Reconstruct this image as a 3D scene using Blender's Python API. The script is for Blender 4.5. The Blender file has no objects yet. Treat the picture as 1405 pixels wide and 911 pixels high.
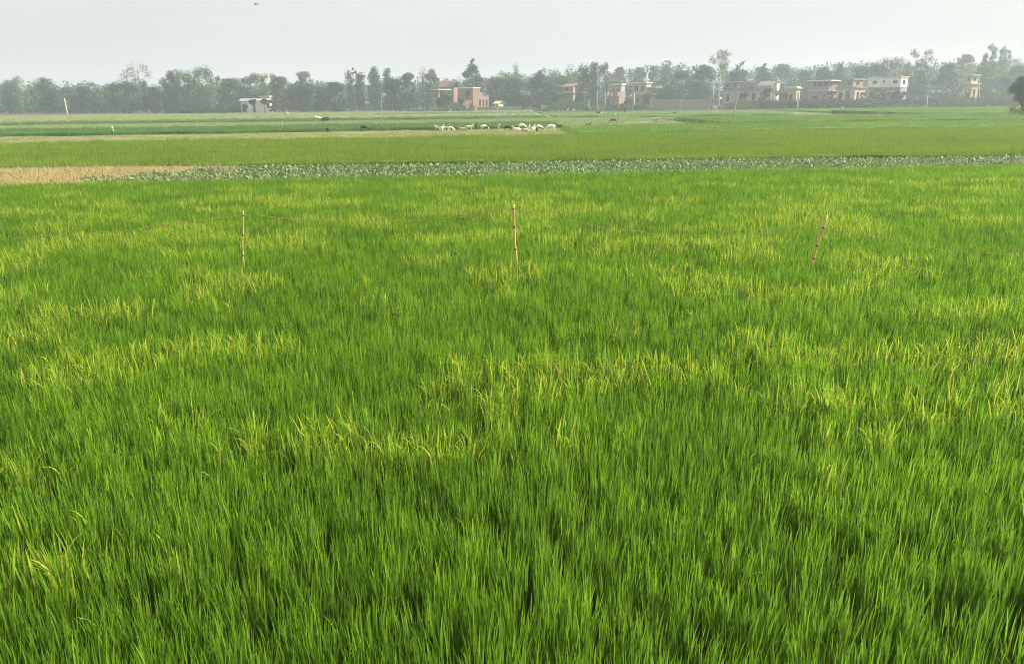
import bpy, bmesh, math, random
import numpy as np
from mathutils import Vector, Matrix

R = math.radians
SC = bpy.context.scene
COL = SC.collection
random.seed(11)
RNG = np.random.default_rng(7)

# ------------------------------------------------------------------ camera
FPX, CX, CY = 1055.0, 702.5, 455.5
CAM = Vector((0, 0, 2.95))
PITCH, ROLL = math.atan(317 / FPX), math.atan(11 / 1405)
FWD = Vector((0, math.cos(PITCH), -math.sin(PITCH)))
U0 = Vector((0, math.sin(PITCH), math.cos(PITCH)))
R0 = Vector((1, 0, 0))
RT = math.cos(ROLL) * R0 - math.sin(ROLL) * U0
UP = math.sin(ROLL) * R0 + math.cos(ROLL) * U0


def ray(px, py):
    return FWD + RT * ((px - CX) / FPX) - UP * ((py - CY) / FPX)


def P(px, py, Y):
    """point of the place seen at a pixel, at distance Y"""
    d = ray(px, py)
    return CAM + d * (Y / d.y)


def G(px, py, z=0.0):
    """where the sight line of a pixel meets the level z"""
    d = ray(px, py)
    return CAM + d * ((z - CAM.z) / d.z)


def MPP(Y):
    return Y * math.cos(PITCH) / FPX


cam = bpy.data.cameras.new('camera')
cam.sensor_width = 36.0
cam.lens = 36.0 * FPX / 1405.0
cam.clip_start, cam.clip_end = 0.1, 6000
co = bpy.data.objects.new('camera', cam)
M = Matrix((RT, UP, -FWD)).transposed().to_4x4()
M.translation = CAM
co.matrix_world = M
COL.objects.link(co)
SC.camera = co

# ------------------------------------------------------------------ light
SUN_AZ, SUN_EL = 78.0, 37.0
w = bpy.data.worlds.new('World')
SC.world = w
w.use_nodes = True
nt = w.node_tree
nt.nodes.clear()
sky = nt.nodes.new('ShaderNodeTexSky')
sky.sky_type = 'NISHITA'
sky.sun_disc = False
sky.sun_elevation = R(SUN_EL)
sky.sun_rotation = R(SUN_AZ)
sky.air_density = 1.0
sky.dust_density = 6.0
sky.ozone_density = 1.0
hs = nt.nodes.new('ShaderNodeHueSaturation')
hs.inputs['Saturation'].default_value = 0.45
hs.inputs['Value'].default_value = 1.0
bg = nt.nodes.new('ShaderNodeBackground')
bg.inputs['Strength'].default_value = 0.103
ow = nt.nodes.new('ShaderNodeOutputWorld')
nt.links.new(sky.outputs[0], hs.inputs['Color'])
veil = nt.nodes.new('ShaderNodeMix')          # high thin overcast over the clear sky
veil.data_type = 'RGBA'
veil.inputs[0].default_value = 0.85
veil.inputs[7].default_value = (3.2, 3.2, 3.14, 1)
nt.links.new(hs.outputs[0], veil.inputs[6])
tcw = nt.nodes.new('ShaderNodeTexCoord')
mpw = nt.nodes.new('ShaderNodeMapping')
mpw.inputs['Scale'].default_value = (1.6, 1.6, 9.0)
nzw = nt.nodes.new('ShaderNodeTexNoise')
nzw.inputs['Scale'].default_value = 1.7
nzw.inputs['Detail'].default_value = 5
mrw = nt.nodes.new('ShaderNodeMapRange')
mrw.inputs['From Min'].default_value = 0.3
mrw.inputs['From Max'].default_value = 0.7
mrw.inputs['To Min'].default_value = 0.95
mrw.inputs['To Max'].default_value = 1.04
vm = nt.nodes.new('ShaderNodeVectorMath')
vm.operation = 'SCALE'
nt.links.new(tcw.outputs['Generated'], mpw.inputs['Vector'])
nt.links.new(mpw.outputs[0], nzw.inputs['Vector'])
nt.links.new(nzw.outputs[0], mrw.inputs['Value'])
nt.links.new(veil.outputs[2], vm.inputs[0])
nt.links.new(mrw.outputs[0], vm.inputs['Scale'])
nt.links.new(vm.outputs[0], bg.inputs['Color'])
nt.links.new(bg.outputs[0], ow.inputs['Surface'])

sl = bpy.data.lights.new('sun', 'SUN')
sl.energy = 4.2
sl.angle = R(5.0)
sl.color = (1.0, 0.92, 0.79)
so = bpy.data.objects.new('sun', sl)
sd = Vector((math.sin(R(SUN_AZ)) * math.cos(R(SUN_EL)), math.cos(R(SUN_AZ)) * math.cos(R(SUN_EL)), math.sin(R(SUN_EL))))
so.rotation_euler = sd.to_track_quat('Z', 'Y').to_euler()
so.location = (40, 0, 30)
COL.objects.link(so)

vs = SC.view_settings
vs.view_transform = 'Standard'
vs.look = 'None'
vs.exposure = 1.32
vs.gamma = 1.0
SC.render.engine = 'CYCLES'
SC.cycles.use_denoising = True
SC.cycles.max_bounces = 4
SC.cycles.diffuse_bounces = 2
SC.cycles.glossy_bounces = 2
SC.cycles.transmission_bounces = 3
SC.cycles.volume_bounces = 0
SC.cycles.use_adaptive_sampling = False
SC.cycles.pixel_filter_type = 'BLACKMAN_HARRIS'
SC.cycles.filter_width = 1.0
SC.cycles.caustics_reflective = False
SC.cycles.caustics_refractive = False

# ------------------------------------------------------------------ materials
MATS = {}


def nodes(name):
    m = bpy.data.materials.new(name)
    m.use_nodes = True
    m.node_tree.nodes.clear()
    return m, m.node_tree


def N(t, kind, **kw):
    n = t.nodes.new(kind)
    for k, v in kw.items():
        if k in n.inputs:
            n.inputs[k].default_value = v
        else:
            setattr(n, k, v)
    return n


def L(t, a, b):
    t.links.new(a, b)


def ramp(t, fac, stops):
    r = t.nodes.new('ShaderNodeValToRGB')
    e = r.color_ramp.elements
    while len(e) < len(stops):
        e.new(0.5)
    for i, (p, c) in enumerate(stops):
        e[i].position = p
        e[i].color = (c[0], c[1], c[2], 1)
    L(t, fac, r.inputs[0])
    return r.outputs[0]


def solid(name, c, c2=None, scale=1.5, rough=0.85, bump=0.0, detail=4):
    """worn paint, brick, mud: two tones broken up by noise in object space"""
    m, t = nodes(name)
    tc = N(t, 'ShaderNodeTexCoord')
    nz = N(t, 'ShaderNodeTexNoise', Scale=scale, Detail=detail, Roughness=0.65)
    L(t, tc.outputs['Object'], nz.inputs['Vector'])
    c2 = c2 or tuple(x * 0.7 for x in c)
    colr = ramp(t, nz.outputs[0], [(0.33, c2), (0.62, c)])
    b = N(t, 'ShaderNodeBsdfPrincipled', Roughness=rough)
    b.inputs['Specular IOR Level'].default_value = 0.25
    L(t, colr, b.inputs['Base Color'])
    if bump:
        bp = N(t, 'ShaderNodeBump', Strength=bump, Distance=0.05)
        L(t, nz.outputs[0], bp.inputs['Height'])
        L(t, bp.outputs[0], b.inputs['Normal'])
    o = N(t, 'ShaderNodeOutputMaterial')
    L(t, b.outputs[0], o.inputs[0])
    MATS[name] = m
    return m


def leafmat(name, dark, light, ripe=None, transl=0.4, patch=0.25, patchscale=0.35, rough=0.5, stretch=1.0, inst=True, spec=0.15):
    """leaf: diffuse + translucent, a tone per leaf, patches over the field"""
    m, t = nodes(name)
    at = N(t, 'ShaderNodeAttribute', attribute_name='rnd')
    oi = N(t, 'ShaderNodeObjectInfo')
    mp = N(t, 'ShaderNodeMapping')
    mp.inputs['Scale'].default_value = (1, stretch, 1)
    if inst:
        L(t, oi.outputs['Location'], mp.inputs['Vector'])
    else:
        g = N(t, 'ShaderNodeNewGeometry')
        L(t, g.outputs['Position'], mp.inputs['Vector'])
    nz = N(t, 'ShaderNodeTexNoise', Scale=patchscale, Detail=3, Roughness=0.6)
    L(t, mp.outputs[0], nz.inputs['Vector'])
    # tone = rnd*0.6 + objrandom*0.2 + (noise-0.5)*k
    a1 = N(t, 'ShaderNodeMath', operation='MULTIPLY'); a1.inputs[1].default_value = 0.62
    L(t, at.outputs['Fac'], a1.inputs[0])
    a2 = N(t, 'ShaderNodeMath', operation='MULTIPLY_ADD'); a2.inputs[1].default_value = 0.22
    L(t, oi.outputs['Random'], a2.inputs[0]); L(t, a1.outputs[0], a2.inputs[2])
    a3 = N(t, 'ShaderNodeMath', operation='SUBTRACT'); a3.inputs[1].default_value = 0.5
    L(t, nz.outputs[0], a3.inputs[0])
    a4 = N(t, 'ShaderNodeMath', operation='MULTIPLY_ADD', use_clamp=True); a4.inputs[1].default_value = patch * 4
    L(t, a3.outputs[0], a4.inputs[0]); L(t, a2.outputs[0], a4.inputs[2])
    colr = ramp(t, a4.outputs[0], [(0.0, dark), (0.9, light)])
    if ripe:
        rp = N(t, 'ShaderNodeAttribute', attribute_name='ripe')
        mx = N(t, 'ShaderNodeMix', data_type='RGBA')
        L(t, rp.outputs['Fac'], mx.inputs[0])
        L(t, colr, mx.inputs[6])
        L(t, ramp(t, at.outputs['Fac'], [(0.03, (0.42, 0.33, 0.13)), (0.14, ripe)]), mx.inputs[7])
        colr = mx.outputs[2]
    b = N(t, 'ShaderNodeBsdfPrincipled', Roughness=rough)
    b.inputs['Specular IOR Level'].default_value = spec
    L(t, colr, b.inputs['Base Color'])
    tr = N(t, 'ShaderNodeBsdfTranslucent')
    L(t, colr, tr.inputs['Color'])
    ms = N(t, 'ShaderNodeMixShader'); ms.inputs[0].default_value = transl
    L(t, b.outputs[0], ms.inputs[1]); L(t, tr.outputs[0], ms.inputs[2])
    o = N(t, 'ShaderNodeOutputMaterial')
    L(t, ms.outputs[0], o.inputs[0])
    MATS[name] = m
    return m


RICE = leafmat('rice_leaf', (0.048, 0.122, 0.012), (0.272, 0.485, 0.032), (0.46, 0.53, 0.055), transl=0.5, patch=0.16, patchscale=0.5)
RICE_MID = leafmat('rice_leaf_mid_plot', (0.105, 0.185, 0.014), (0.235, 0.335, 0.028), (0.36, 0.36, 0.05), transl=0.42, patch=0.22, patchscale=0.12, stretch=2.5)
RICE_DARK = leafmat('rice_leaf_dark_plot', (0.07, 0.145, 0.036), (0.145, 0.26, 0.06), (0.3, 0.3, 0.05), transl=0.4, patch=0.25, patchscale=0.06, stretch=3)
RICE_FRESH = leafmat('rice_leaf_fresh_plot', (0.10, 0.185, 0.025), (0.20, 0.325, 0.048), (0.3, 0.3, 0.05), transl=0.4, patch=0.25, patchscale=0.06, stretch=3)
RICE_SOFT = leafmat('rice_leaf_soft_plot', (0.075, 0.14, 0.045), (0.16, 0.25, 0.08), (0.3, 0.3, 0.05), transl=0.4, patch=0.25, patchscale=0.06, stretch=3)
GRASS_PALE = leafmat('pale_grass_blade', (0.16, 0.22, 0.08), (0.28, 0.33, 0.14), None, transl=0.3, patch=0.3, patchscale=0.05, stretch=3)
CABB = leafmat('vegetable_leaf', (0.16, 0.245, 0.085), (0.25, 0.34, 0.14), None, transl=0.25, patch=0.15, rough=0.45)
STRAW = leafmat('straw', (0.33, 0.265, 0.115), (0.50, 0.42, 0.20), None, transl=0.2, patch=0.15)


def canopy_mat(name, a, b, scale=0.6):
    m, t = nodes(name)
    g = N(t, 'ShaderNodeNewGeometry')
    nz = N(t, 'ShaderNodeTexNoise', Scale=scale, Detail=8, Roughness=0.75)
    L(t, g.outputs['Position'], nz.inputs['Vector'])
    c = ramp(t, nz.outputs[0], [(0.35, a), (0.65, b)])
    bs = N(t, 'ShaderNodeBsdfPrincipled', Roughness=0.9)
    bs.inputs['Specular IOR Level'].default_value = 0.1
    L(t, c, bs.inputs['Base Color'])
    o = N(t, 'ShaderNodeOutputMaterial')
    L(t, bs.outputs[0], o.inputs[0])
    return m


CAN_MID = canopy_mat('canopy_mid', (0.055, 0.115, 0.010), (0.10, 0.19, 0.014))
CAN_DARK = canopy_mat('canopy_dark', (0.03, 0.085, 0.014), (0.055, 0.14, 0.02))
CAN_FRESH = canopy_mat('canopy_fresh', (0.05, 0.12, 0.012), (0.09, 0.20, 0.02))
CAN_PALE = canopy_mat('canopy_pale', (0.17, 0.21, 0.08), (0.26, 0.30, 0.12))

# ------------------------------------------------------------------ helpers


def tag(o, label=None, cat=None, group=None, kind=None):
    if label: o['label'] = label
    if cat: o['category'] = cat
    if group: o['group'] = group
    if kind: o['kind'] = kind
    return o


def thing(name, label, cat, loc, rz=0.0, group=None):
    o = bpy.data.objects.new(name, None)
    o.empty_display_size = 0.3
    o.location = loc
    o.rotation_euler = (0, 0, rz)
    COL.objects.link(o)
    return tag(o, label, cat, group)


def link(name, me, mat, parent=None):
    o = bpy.data.objects.new(name, me)
    if mat is not None:
        me.materials.append(mat)
    COL.objects.link(o)
    if parent: o.parent = parent
    return o


class MB:
    def __init__(s):
        s.v, s.f = [], []

    def quad(s, *p):
        i = len(s.v)
        s.v += [tuple(q) for q in p]
        s.f.append(tuple(range(i, i + len(p))))

    def box(s, x0, x1, y0, y1, z0, z1):
        i = len(s.v)
        s.v += [(x0, y0, z0), (x1, y0, z0), (x1, y1, z0), (x0, y1, z0), (x0, y0, z1), (x1, y0, z1), (x1, y1, z1), (x0, y1, z1)]
        for f in ((0, 3, 2, 1), (4, 5, 6, 7), (0, 1, 5, 4), (1, 2, 6, 5), (2, 3, 7, 6), (3, 0, 4, 7)):
            s.f.append(tuple(i + k for k in f))
        return s

    def tube(s, pts, radii, n=6):
        rings = []
        for k, p in enumerate(pts):
            p = Vector(p)
            a = Vector(pts[max(0, k - 1)]); b = Vector(pts[min(len(pts) - 1, k + 1)])
            d = (b - a).normalized()
            e = d.cross(Vector((0, 1, 0.13))).normalized()
            g = d.cross(e)
            i = len(s.v)
            r = radii[k] if hasattr(radii, '__len__') else radii
            for j in range(n):
                t = 2 * math.pi * j / n
                s.v.append(tuple(p + e * (r * math.cos(t)) + g * (r * math.sin(t))))
            rings.append(i)
        for a, b in zip(rings, rings[1:]):
            for j in range(n):
                s.f.append((a + j, a + (j + 1) % n, b + (j + 1) % n, b + j))
        s.f.append(tuple(rings[0] + j for j in range(n))[::-1])
        s.f.append(tuple(rings[-1] + j for j in range(n)))
        return s

    def build(s, name, mat, parent=None, smooth=False):
        me = bpy.data.meshes.new(name)
        me.from_pydata(s.v, [], s.f)
        me.update()
        if smooth:
            me.shade_smooth()
        return link(name, me, mat, parent)


def np_mesh(name, V, F, attrs=None):
    """V (n,3), F (m,k) equal-size faces"""
    me = bpy.data.meshes.new(name)
    n, (m, k) = len(V), F.shape
    me.vertices.add(n)
    me.vertices.foreach_set('co', np.ascontiguousarray(V, dtype=np.float32).ravel())
    me.loops.add(m * k)
    me.loops.foreach_set('vertex_index', np.ascontiguousarray(F, dtype=np.int32).ravel())
    me.polygons.add(m)
    me.polygons.foreach_set('loop_start', np.arange(0, m * k, k, dtype=np.int32))
    me.update(calc_edges=True)
    for a, val in (attrs or {}).items():
        at = me.attributes.new(a, 'FLOAT', 'POINT')
        at.data.foreach_set('value', np.ascontiguousarray(val, dtype=np.float32))
    me.validate()
    return me


_perm = RNG.random((256, 256))


def vnoise(x, y):
    x = np.asarray(x, float); y = np.asarray(y, float)
    xi = np.floor(x).astype(int); yi = np.floor(y).astype(int)
    fx = x - xi; fy = y - yi
    fx = fx * fx * (3 - 2 * fx); fy = fy * fy * (3 - 2 * fy)
    g = lambda a, b: _perm[a & 255, b & 255]
    return (g(xi, yi) * (1 - fx) + g(xi + 1, yi) * fx) * (1 - fy) + (g(xi, yi + 1) * (1 - fx) + g(xi + 1, yi + 1) * fx) * fy


def fbm(x, y, o=3):
    s = 0; a = 0.5; t = 0
    for k in range(o):
        s = s + a * vnoise(x * 2 ** k + 17 * k, y * 2 ** k + 31 * k); t += a; a *= 0.55
    return s / t


# ------------------------------------------------------------------ blades


def blades(rng, n, rad, h, hv, width, lean, bend, segs=3, ripe=0.0, over=0.0, z0=0.06, square=False, flare=0.0):
    """n grass blades in one clump: arrays V, F, rnd, ripe.  Quads, the last one narrowing to a tip."""
    S = segs + 1
    ts = np.linspace(0, 1, S)
    if square:
        bx = rng.uniform(-rad, rad, n); by = rng.uniform(-rad, rad, n)
    else:
        rr = rad * np.sqrt(rng.random(n)); th = rng.random(n) * 6.283
        bx, by = rr * np.cos(th), rr * np.sin(th)
    isr = rng.random(n) < ripe
    az = rng.random(n) * 6.283
    if not square:
        az = np.where(rng.random(n) < 0.6, np.arctan2(by, bx) + rng.normal(0, 0.6, n), az)
    ln = np.abs(rng.normal(lean, lean * 0.5, n))
    bd = np.abs(rng.normal(bend, bend * 0.8, n))
    hh = h * (1 - hv * rng.random(n) ** 1.4)
    bd = np.where(isr & (rng.random(n) < 0.45), bd + rng.uniform(0.8, 2.2, n), bd)
    hh = np.where(isr, h * (1 + over * rng.random(n)), hh)
    ww = width * rng.uniform(0.65, 1.15, n) * np.where(isr, 1.75, 1.0)
    fa = rng.random(n) * 6.283           # facing of the flat side
    V = np.zeros((n, S, 2, 3))
    if isinstance(z0, tuple):
        z = rng.uniform(z0[0], z0[1], n)
        bx, by = bx * (0.7 + flare * z), by * (0.7 + flare * z)
    else:
        z = np.full(n, z0)
    x, y = bx.copy(), by.copy()
    seg = hh / segs
    for k in range(S):
        prof = (1.0 - ts[k] ** 2.2) * 0.95 + 0.05 if k else 0.7
        hw = ww * prof * 0.5
        V[:, k, 0] = np.stack([x - hw * np.cos(fa), y - hw * np.sin(fa), z], 1)
        V[:, k, 1] = np.stack([x + hw * np.cos(fa), y + hw * np.sin(fa), z], 1)
        ang = ln + bd * (ts[k] ** 2.0)
        ang = np.minimum(ang, 2.3)
        x = x + seg * np.sin(ang) * np.cos(az); y = y + seg * np.sin(ang) * np.sin(az); z = z + seg * np.cos(ang)
    idx = np.arange(n * S * 2).reshape(n, S, 2)
    F = np.stack([idx[:, :-1, 0], idx[:, :-1, 1], idx[:, 1:, 1], idx[:, 1:, 0]], -1).reshape(-1, 4)
    rnd = np.repeat(rng.random(n), S * 2)
    # the tip of a leaf is paler than its foot
    rnd = np.clip(rnd * 0.8 + np.tile(np.repeat(ts, 2), n) * 0.28 - 0.06, 0, 1)
    rp = np.repeat(np.where(isr, rng.uniform(0.45, 1.0, n), 0.0), S * 2)
    return V.reshape(-1, 3), F, rnd, rp


def proto_set(name, count, mat, fn):
    """clump shapes for instancing; the collection is only a source, it is not part of the scene"""
    c = bpy.data.collections.new(name)
    for i in range(count):
        V, F, rnd, rp = fn(np.random.default_rng(100 + i), i)
        me = np_mesh('%s_%02d' % (name, i), V, F, {'rnd': rnd, 'ripe': rp})
        me.materials.append(mat)
        c.objects.link(bpy.data.objects.new('%s_%02d' % (name, i), me))
    return c


def scatter(name, pts, idx, rot, scl, coll, label, cat, sheet=None, sheet_mat=None):
    """ONE object of uncountable stuff: an optional sheet below plus clumps on its loose points"""
    n = len(pts)
    if sheet is not None:
        SV, SF = sheet
    else:
        SV, SF = np.zeros((0, 3)), np.zeros((0, 4), int)
    V = np.concatenate([SV, pts])
    me = bpy.data.meshes.new(name)
    me.vertices.add(len(V))
    me.vertices.foreach_set('co', V.astype(np.float32).ravel())
    if len(SF):
        me.loops.add(SF.size)
        me.loops.foreach_set('vertex_index', SF.astype(np.int32).ravel())
        me.polygons.add(len(SF))
        me.polygons.foreach_set('loop_start', np.arange(0, SF.size, 4, dtype=np.int32))
    me.update(calc_edges=True)
    ns = len(SV)
    def put(a, ty, val, key, dim):
        at = me.attributes.new(a, ty, 'POINT')
        full = np.zeros((len(V), dim), np.int32 if ty == 'INT' else np.float32) if dim > 1 else np.zeros(len(V), np.int32 if ty in ('INT',) else np.float32)
        if ty == 'BOOLEAN': full = np.zeros(len(V), bool)
        full[ns:] = val
        at.data.foreach_set(key, full.ravel())
    put('pick', 'INT', idx, 'value', 1)
    put('turn', 'FLOAT_VECTOR', rot, 'vector', 3)
    put('grow', 'FLOAT_VECTOR', scl, 'vector', 3)
    put('spot', 'BOOLEAN', np.ones(n, bool), 'value', 1)
    o = link(name, me, sheet_mat)
    g = bpy.data.node_groups.new(name, 'GeometryNodeTree')
    g.interface.new_socket('Geometry', in_out='INPUT', socket_type='NodeSocketGeometry')
    g.interface.new_socket('Geometry', in_out='OUTPUT', socket_type='NodeSocketGeometry')
    gi = g.nodes.new('NodeGroupInput'); go = g.nodes.new('NodeGroupOutput')
    ci = g.nodes.new('GeometryNodeCollectionInfo')
    ci.inputs['Collection'].default_value = coll
    ci.inputs['Separate Children'].default_value = True
    ci.inputs['Reset Children'].default_value = True
    ip = g.nodes.new('GeometryNodeInstanceOnPoints')
    ip.inputs['Pick Instance'].default_value = True
    def attr(a, ty):
        q = g.nodes.new('GeometryNodeInputNamedAttribute'); q.data_type = ty
        q.inputs['Name'].default_value = a
        return q.outputs['Attribute']
    g.links.new(gi.outputs[0], ip.inputs['Points'])
    g.links.new(ci.outputs[0], ip.inputs['Instance'])
    g.links.new(attr('spot', 'BOOLEAN'), ip.inputs['Selection'])
    g.links.new(attr('pick', 'INT'), ip.inputs['Instance Index'])
    er = g.nodes.new('FunctionNodeEulerToRotation')
    g.links.new(attr('turn', 'FLOAT_VECTOR'), er.inputs[0])
    g.links.new(er.outputs[0], ip.inputs['Rotation'])
    g.links.new(attr('grow', 'FLOAT_VECTOR'), ip.inputs['Scale'])
    jn = g.nodes.new('GeometryNodeJoinGeometry')
    if len(SF):
        # keep only the faces of the sheet: loose points carry no surface anyway
        g.links.new(gi.outputs[0], jn.inputs[0])
    g.links.new(ip.outputs[0], jn.inputs[0])
    g.links.new(jn.outputs[0], go.inputs[0])
    md = o.modifiers.new('clumps', 'NODES')
    md.node_group = g
    tag(o, label, cat, kind='stuff')
    return o


def PXL(x, y, z=0.0):
    """image column of points of the place (only used to say which part of a strip was harvested)"""
    x = np.asarray(x); y = np.asarray(y)
    c = x * FWD.x + y * FWD.y + (z - CAM.z) * FWD.z
    return CX + FPX * (x * RT.x + y * RT.y + (z - CAM.z) * RT.z) / c


class Edge:
    """a field edge on the ground: y = a + b x"""
    def __init__(s, p, q):
        s.b = (q.y - p.y) / (q.x - p.x); s.a = p.y - s.b * p.x; s.w0 = s.a

    def y(s, x):
        x = np.asarray(x)
        k = 0.005 * s.w0        # bunds are never ruler straight
        return s.a + s.b * x + k * (np.sin(x * 0.21 + s.w0) + 0.6 * np.sin(x * 0.57 + 2 * s.w0))

    def shift(s, d):
        e = Edge.__new__(Edge); e.a = s.a + d; e.b = s.b; e.w0 = s.w0 if abs(d) < 3 else e.a
        return e


def grid_points(e0, e1, x0, x1, step, jit, rng, limit=True):
    ymin = min(e0.y(x0), e0.y(x1)); ymax = max(e1.y(x0), e1.y(x1))
    xs = np.arange(x0, x1, step); ys = np.arange(ymin, ymax, step)
    X, Y = np.meshgrid(xs, ys)
    X = X.ravel() + rng.normal(0, jit, X.size); Y = Y.ravel() + rng.normal(0, jit, Y.size)
    k = (Y > e0.y(X)) & (Y < e1.y(X))
    if limit:
        k &= np.abs(X) < 0.74 * Y + 4 + 0.03 * Y
    return X[k], Y[k]


def sheet(e0, e1, x0, x1, z, nx, ny, amp=0.05, sc=0.7, foot=0.0):
    """canopy surface with side walls down to the ground, as a grid"""
    xs = np.linspace(x0, x1, nx)
    rows = []
    for j in range(ny):
        t = j / (ny - 1)
        ys = e0.y(xs) * (1 - t) + e1.y(xs) * t
        zz = z + amp * (fbm(xs * sc, ys * sc) - 0.5) * 2
        rows.append(np.stack([xs, ys, zz], 1))
    a = rows[0].copy(); a[:, 2] = foot
    b = rows[-1].copy(); b[:, 2] = foot
    rows = [a] + rows + [b]
    V = np.concatenate(rows)
    m = len(rows)
    i = np.arange(m * nx).reshape(m, nx)
    F = np.stack([i[:-1, :-1], i[:-1, 1:], i[1:, 1:], i[1:, :-1]], -1).reshape(-1, 4)
    return V, F


# ------------------------------------------------------------------ ground and field edges
def edge(p, q, z=0.0):
    return Edge(G(*p, z), G(*q, z))


TOP = 0.66         # height of the near rice
MID = 0.42
E_front = edge((0, 252), (1405, 225), 0.58)                 # far end of the near plot
E_A = edge((0, 224), (1405, 206.5), MID)                     # near edge of the middle plot
E_AB = edge((0, 209), (1405, 188), MID)                    # bund inside it
E_B = edge((0, 195), (1405, 173), MID)                     # far end of the middle plot
E_C = edge((0, 189.5), (757, 176.5), 0)                    # far side of the pasture
E_road = Edge(Vector((-10, 1.2, 0)), Vector((10, 1.2, 0)))

soil = solid('field_soil', (0.11, 0.085, 0.055), (0.05, 0.04, 0.028), scale=0.8, rough=0.95, bump=0.4, detail=8)
bm_ = MB()
bm_.quad((-2500, -60, 0), (2500, -60, 0), (2500, 3500, 0), (-2500, 3500, 0))
tag(bm_.build('ground', soil), kind='structure')

pasture_mat = canopy_mat('dry_pasture', (0.15, 0.195, 0.055), (0.26, 0.28, 0.10), 0.25)


def strip(name, e0, e1, x0, x1, z, mat, nx=40):
    xs = np.linspace(x0, x1, nx)
    b = MB()
    for i in range(nx - 1):
        b.quad((xs[i], float(e0.y(xs[i])), z), (xs[i + 1], float(e0.y(xs[i + 1])), z), (xs[i + 1], float(e1.y(xs[i + 1])), z), (xs[i], float(e1.y(xs[i])), z))
    return tag(b.build(name, mat), kind='structure')


XD = G(757, 180).x + 0.5
strip('pasture', E_B.shift(0.3), E_C.shift(0.6), -75, XD + 3, 0.02, pasture_mat)
strip('meadow', E_C.shift(1.0), E_C.shift(175), -260, 260, 0.006, canopy_mat('meadow_grass', (0.08, 0.12, 0.04), (0.14, 0.19, 0.07), 0.2))
bare = solid('dry_earth', (0.42, 0.32, 0.18), (0.28, 0.2, 0.11), scale=0.6, rough=0.95)

# ------------------------------------------------------------------ near rice
def hill(rng, i):
    """one planted hill: a few stems, then many short erect leaves in the upper half"""
    ripe = 0.0 if i < 8 else (0.035 if i < 12 else 0.20)
    parts = [blades(rng, 18, 0.07, 0.52, 0.3, 0.009, 0.07, 0.08, 2),
             blades(rng, 112, 0.098, 0.215, 0.4, 0.0088, 0.09, 0.17, 3 if ripe == 0 else 5, ripe=ripe, over=0.35, z0=(0.16, 0.49), flare=0.5)]
    V, F, q, rp = [], [], [], []
    o = 0
    for p in parts:
        V.append(p[0]); F.append(p[1] + o); q.append(p[2]); rp.append(p[3]); o += len(p[0])
    return np.concatenate(V), np.concatenate(F), np.concatenate(q), np.concatenate(rp)


HILLS = proto_set('rice_hill', 16, RICE, hill)
rng = np.random.default_rng(3)
X, Y = grid_points(E_road, E_front, -26, 26, 0.17, 0.028, rng)
n = len(X)
big = fbm(X * 0.55 + 9, Y * 0.42 + 4)                      # patches of vigour
yel = 0.5 + 1.5 * (fbm(X * 0.75 + 60, Y * 1.35 + 20, 4) - 0.5)                 # patches of yellowing
zone = np.interp(Y, [1, 3.6, 5.0, 7, 12, 21, 23.5, 24.5], [-0.22, -0.19, -0.05, 0.03, 0.055, 0.045, -0.02, -0.16])
score = yel + zone + rng.normal(0, 0.04, n)
kind = np.where(score > 0.665, 2, np.where(score > 0.565, 1, 0))
kind = np.where((kind == 0) & (rng.random(n) < 0.035), 1, kind)
pick = np.where(kind == 0, rng.integers(0, 8, n), np.where(kind == 1, rng.integers(8, 12, n), rng.integers(12, 16, n)))
h = np.interp(big, [0.25, 0.45, 0.75], [0.94, 0.98, 1.02]) * rng.uniform(0.92, 1.06, n)
lean = (fbm(X * 0.8 + 33, Y * 0.8 + 8) - 0.5)
rot = np.stack([rng.normal(0, 0.05, n) + 0.06 * lean, rng.normal(0.0, 0.05, n) + 0.12 * lean, rng.random(n) * 6.283], 1)
wid = rng.uniform(0.9, 1.15, n)
gap = rng.random(n) > np.where(Y < 4.5, 0.02, 0.0)
pts = np.stack([X, Y, np.zeros(n)], 1)
scl = np.stack([wid, wid, h], 1)
scatter('rice_field', pts[gap], pick[gap], rot[gap], scl[gap], HILLS,
        'near plot of upright green rice with yellowing leaves around the bamboo stakes', 'rice')

# ------------------------------------------------------------------ vegetable strip and straw
def veg(rng, i):
    Vs, Fs, rs = [], [], []
    o = 0
    for k in range(13):
        az = rng.random() * 6.283; ln = rng.uniform(0.15, 1.15); ll = rng.uniform(0.12, 0.24); wd = rng.uniform(0.05, 0.09)
        bend = rng.uniform(0.2, 1.2)
        x = y = 0.0; z = rng.uniform(0.0, 0.12); a = ln
        prof = [0.25, 0.85, 1.0, 0.35]
        rows = []
        for q in range(4):
            hw = wd * prof[q] * 0.5
            rows.append([(x * math.cos(az) - s * hw * math.sin(az), x * math.sin(az) + s * hw * math.cos(az), z) for s in (-1, 1)])
            x += ll / 3 * math.sin(a); z += ll / 3 * math.cos(a); a += bend / 3
        for q in range(3):
            Fs.append((o + 2 * q, o + 2 * q + 1, o + 2 * q + 3, o + 2 * q + 2))
        Vs += [p for r_ in rows for p in r_]
        rs += [rng.random()] * 8
        o += 8
    rs = np.array(rs)
    return np.array(Vs), np.array(Fs), rs, rs * 0


VEG = proto_set('vegetable_plant', 6, CABB, veg)
X, Y = grid_points(E_front.shift(-1.2), E_A.shift(-0.5), -34, 34, 0.22, 0.05, rng)
pxx = PXL(X, Y)
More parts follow.
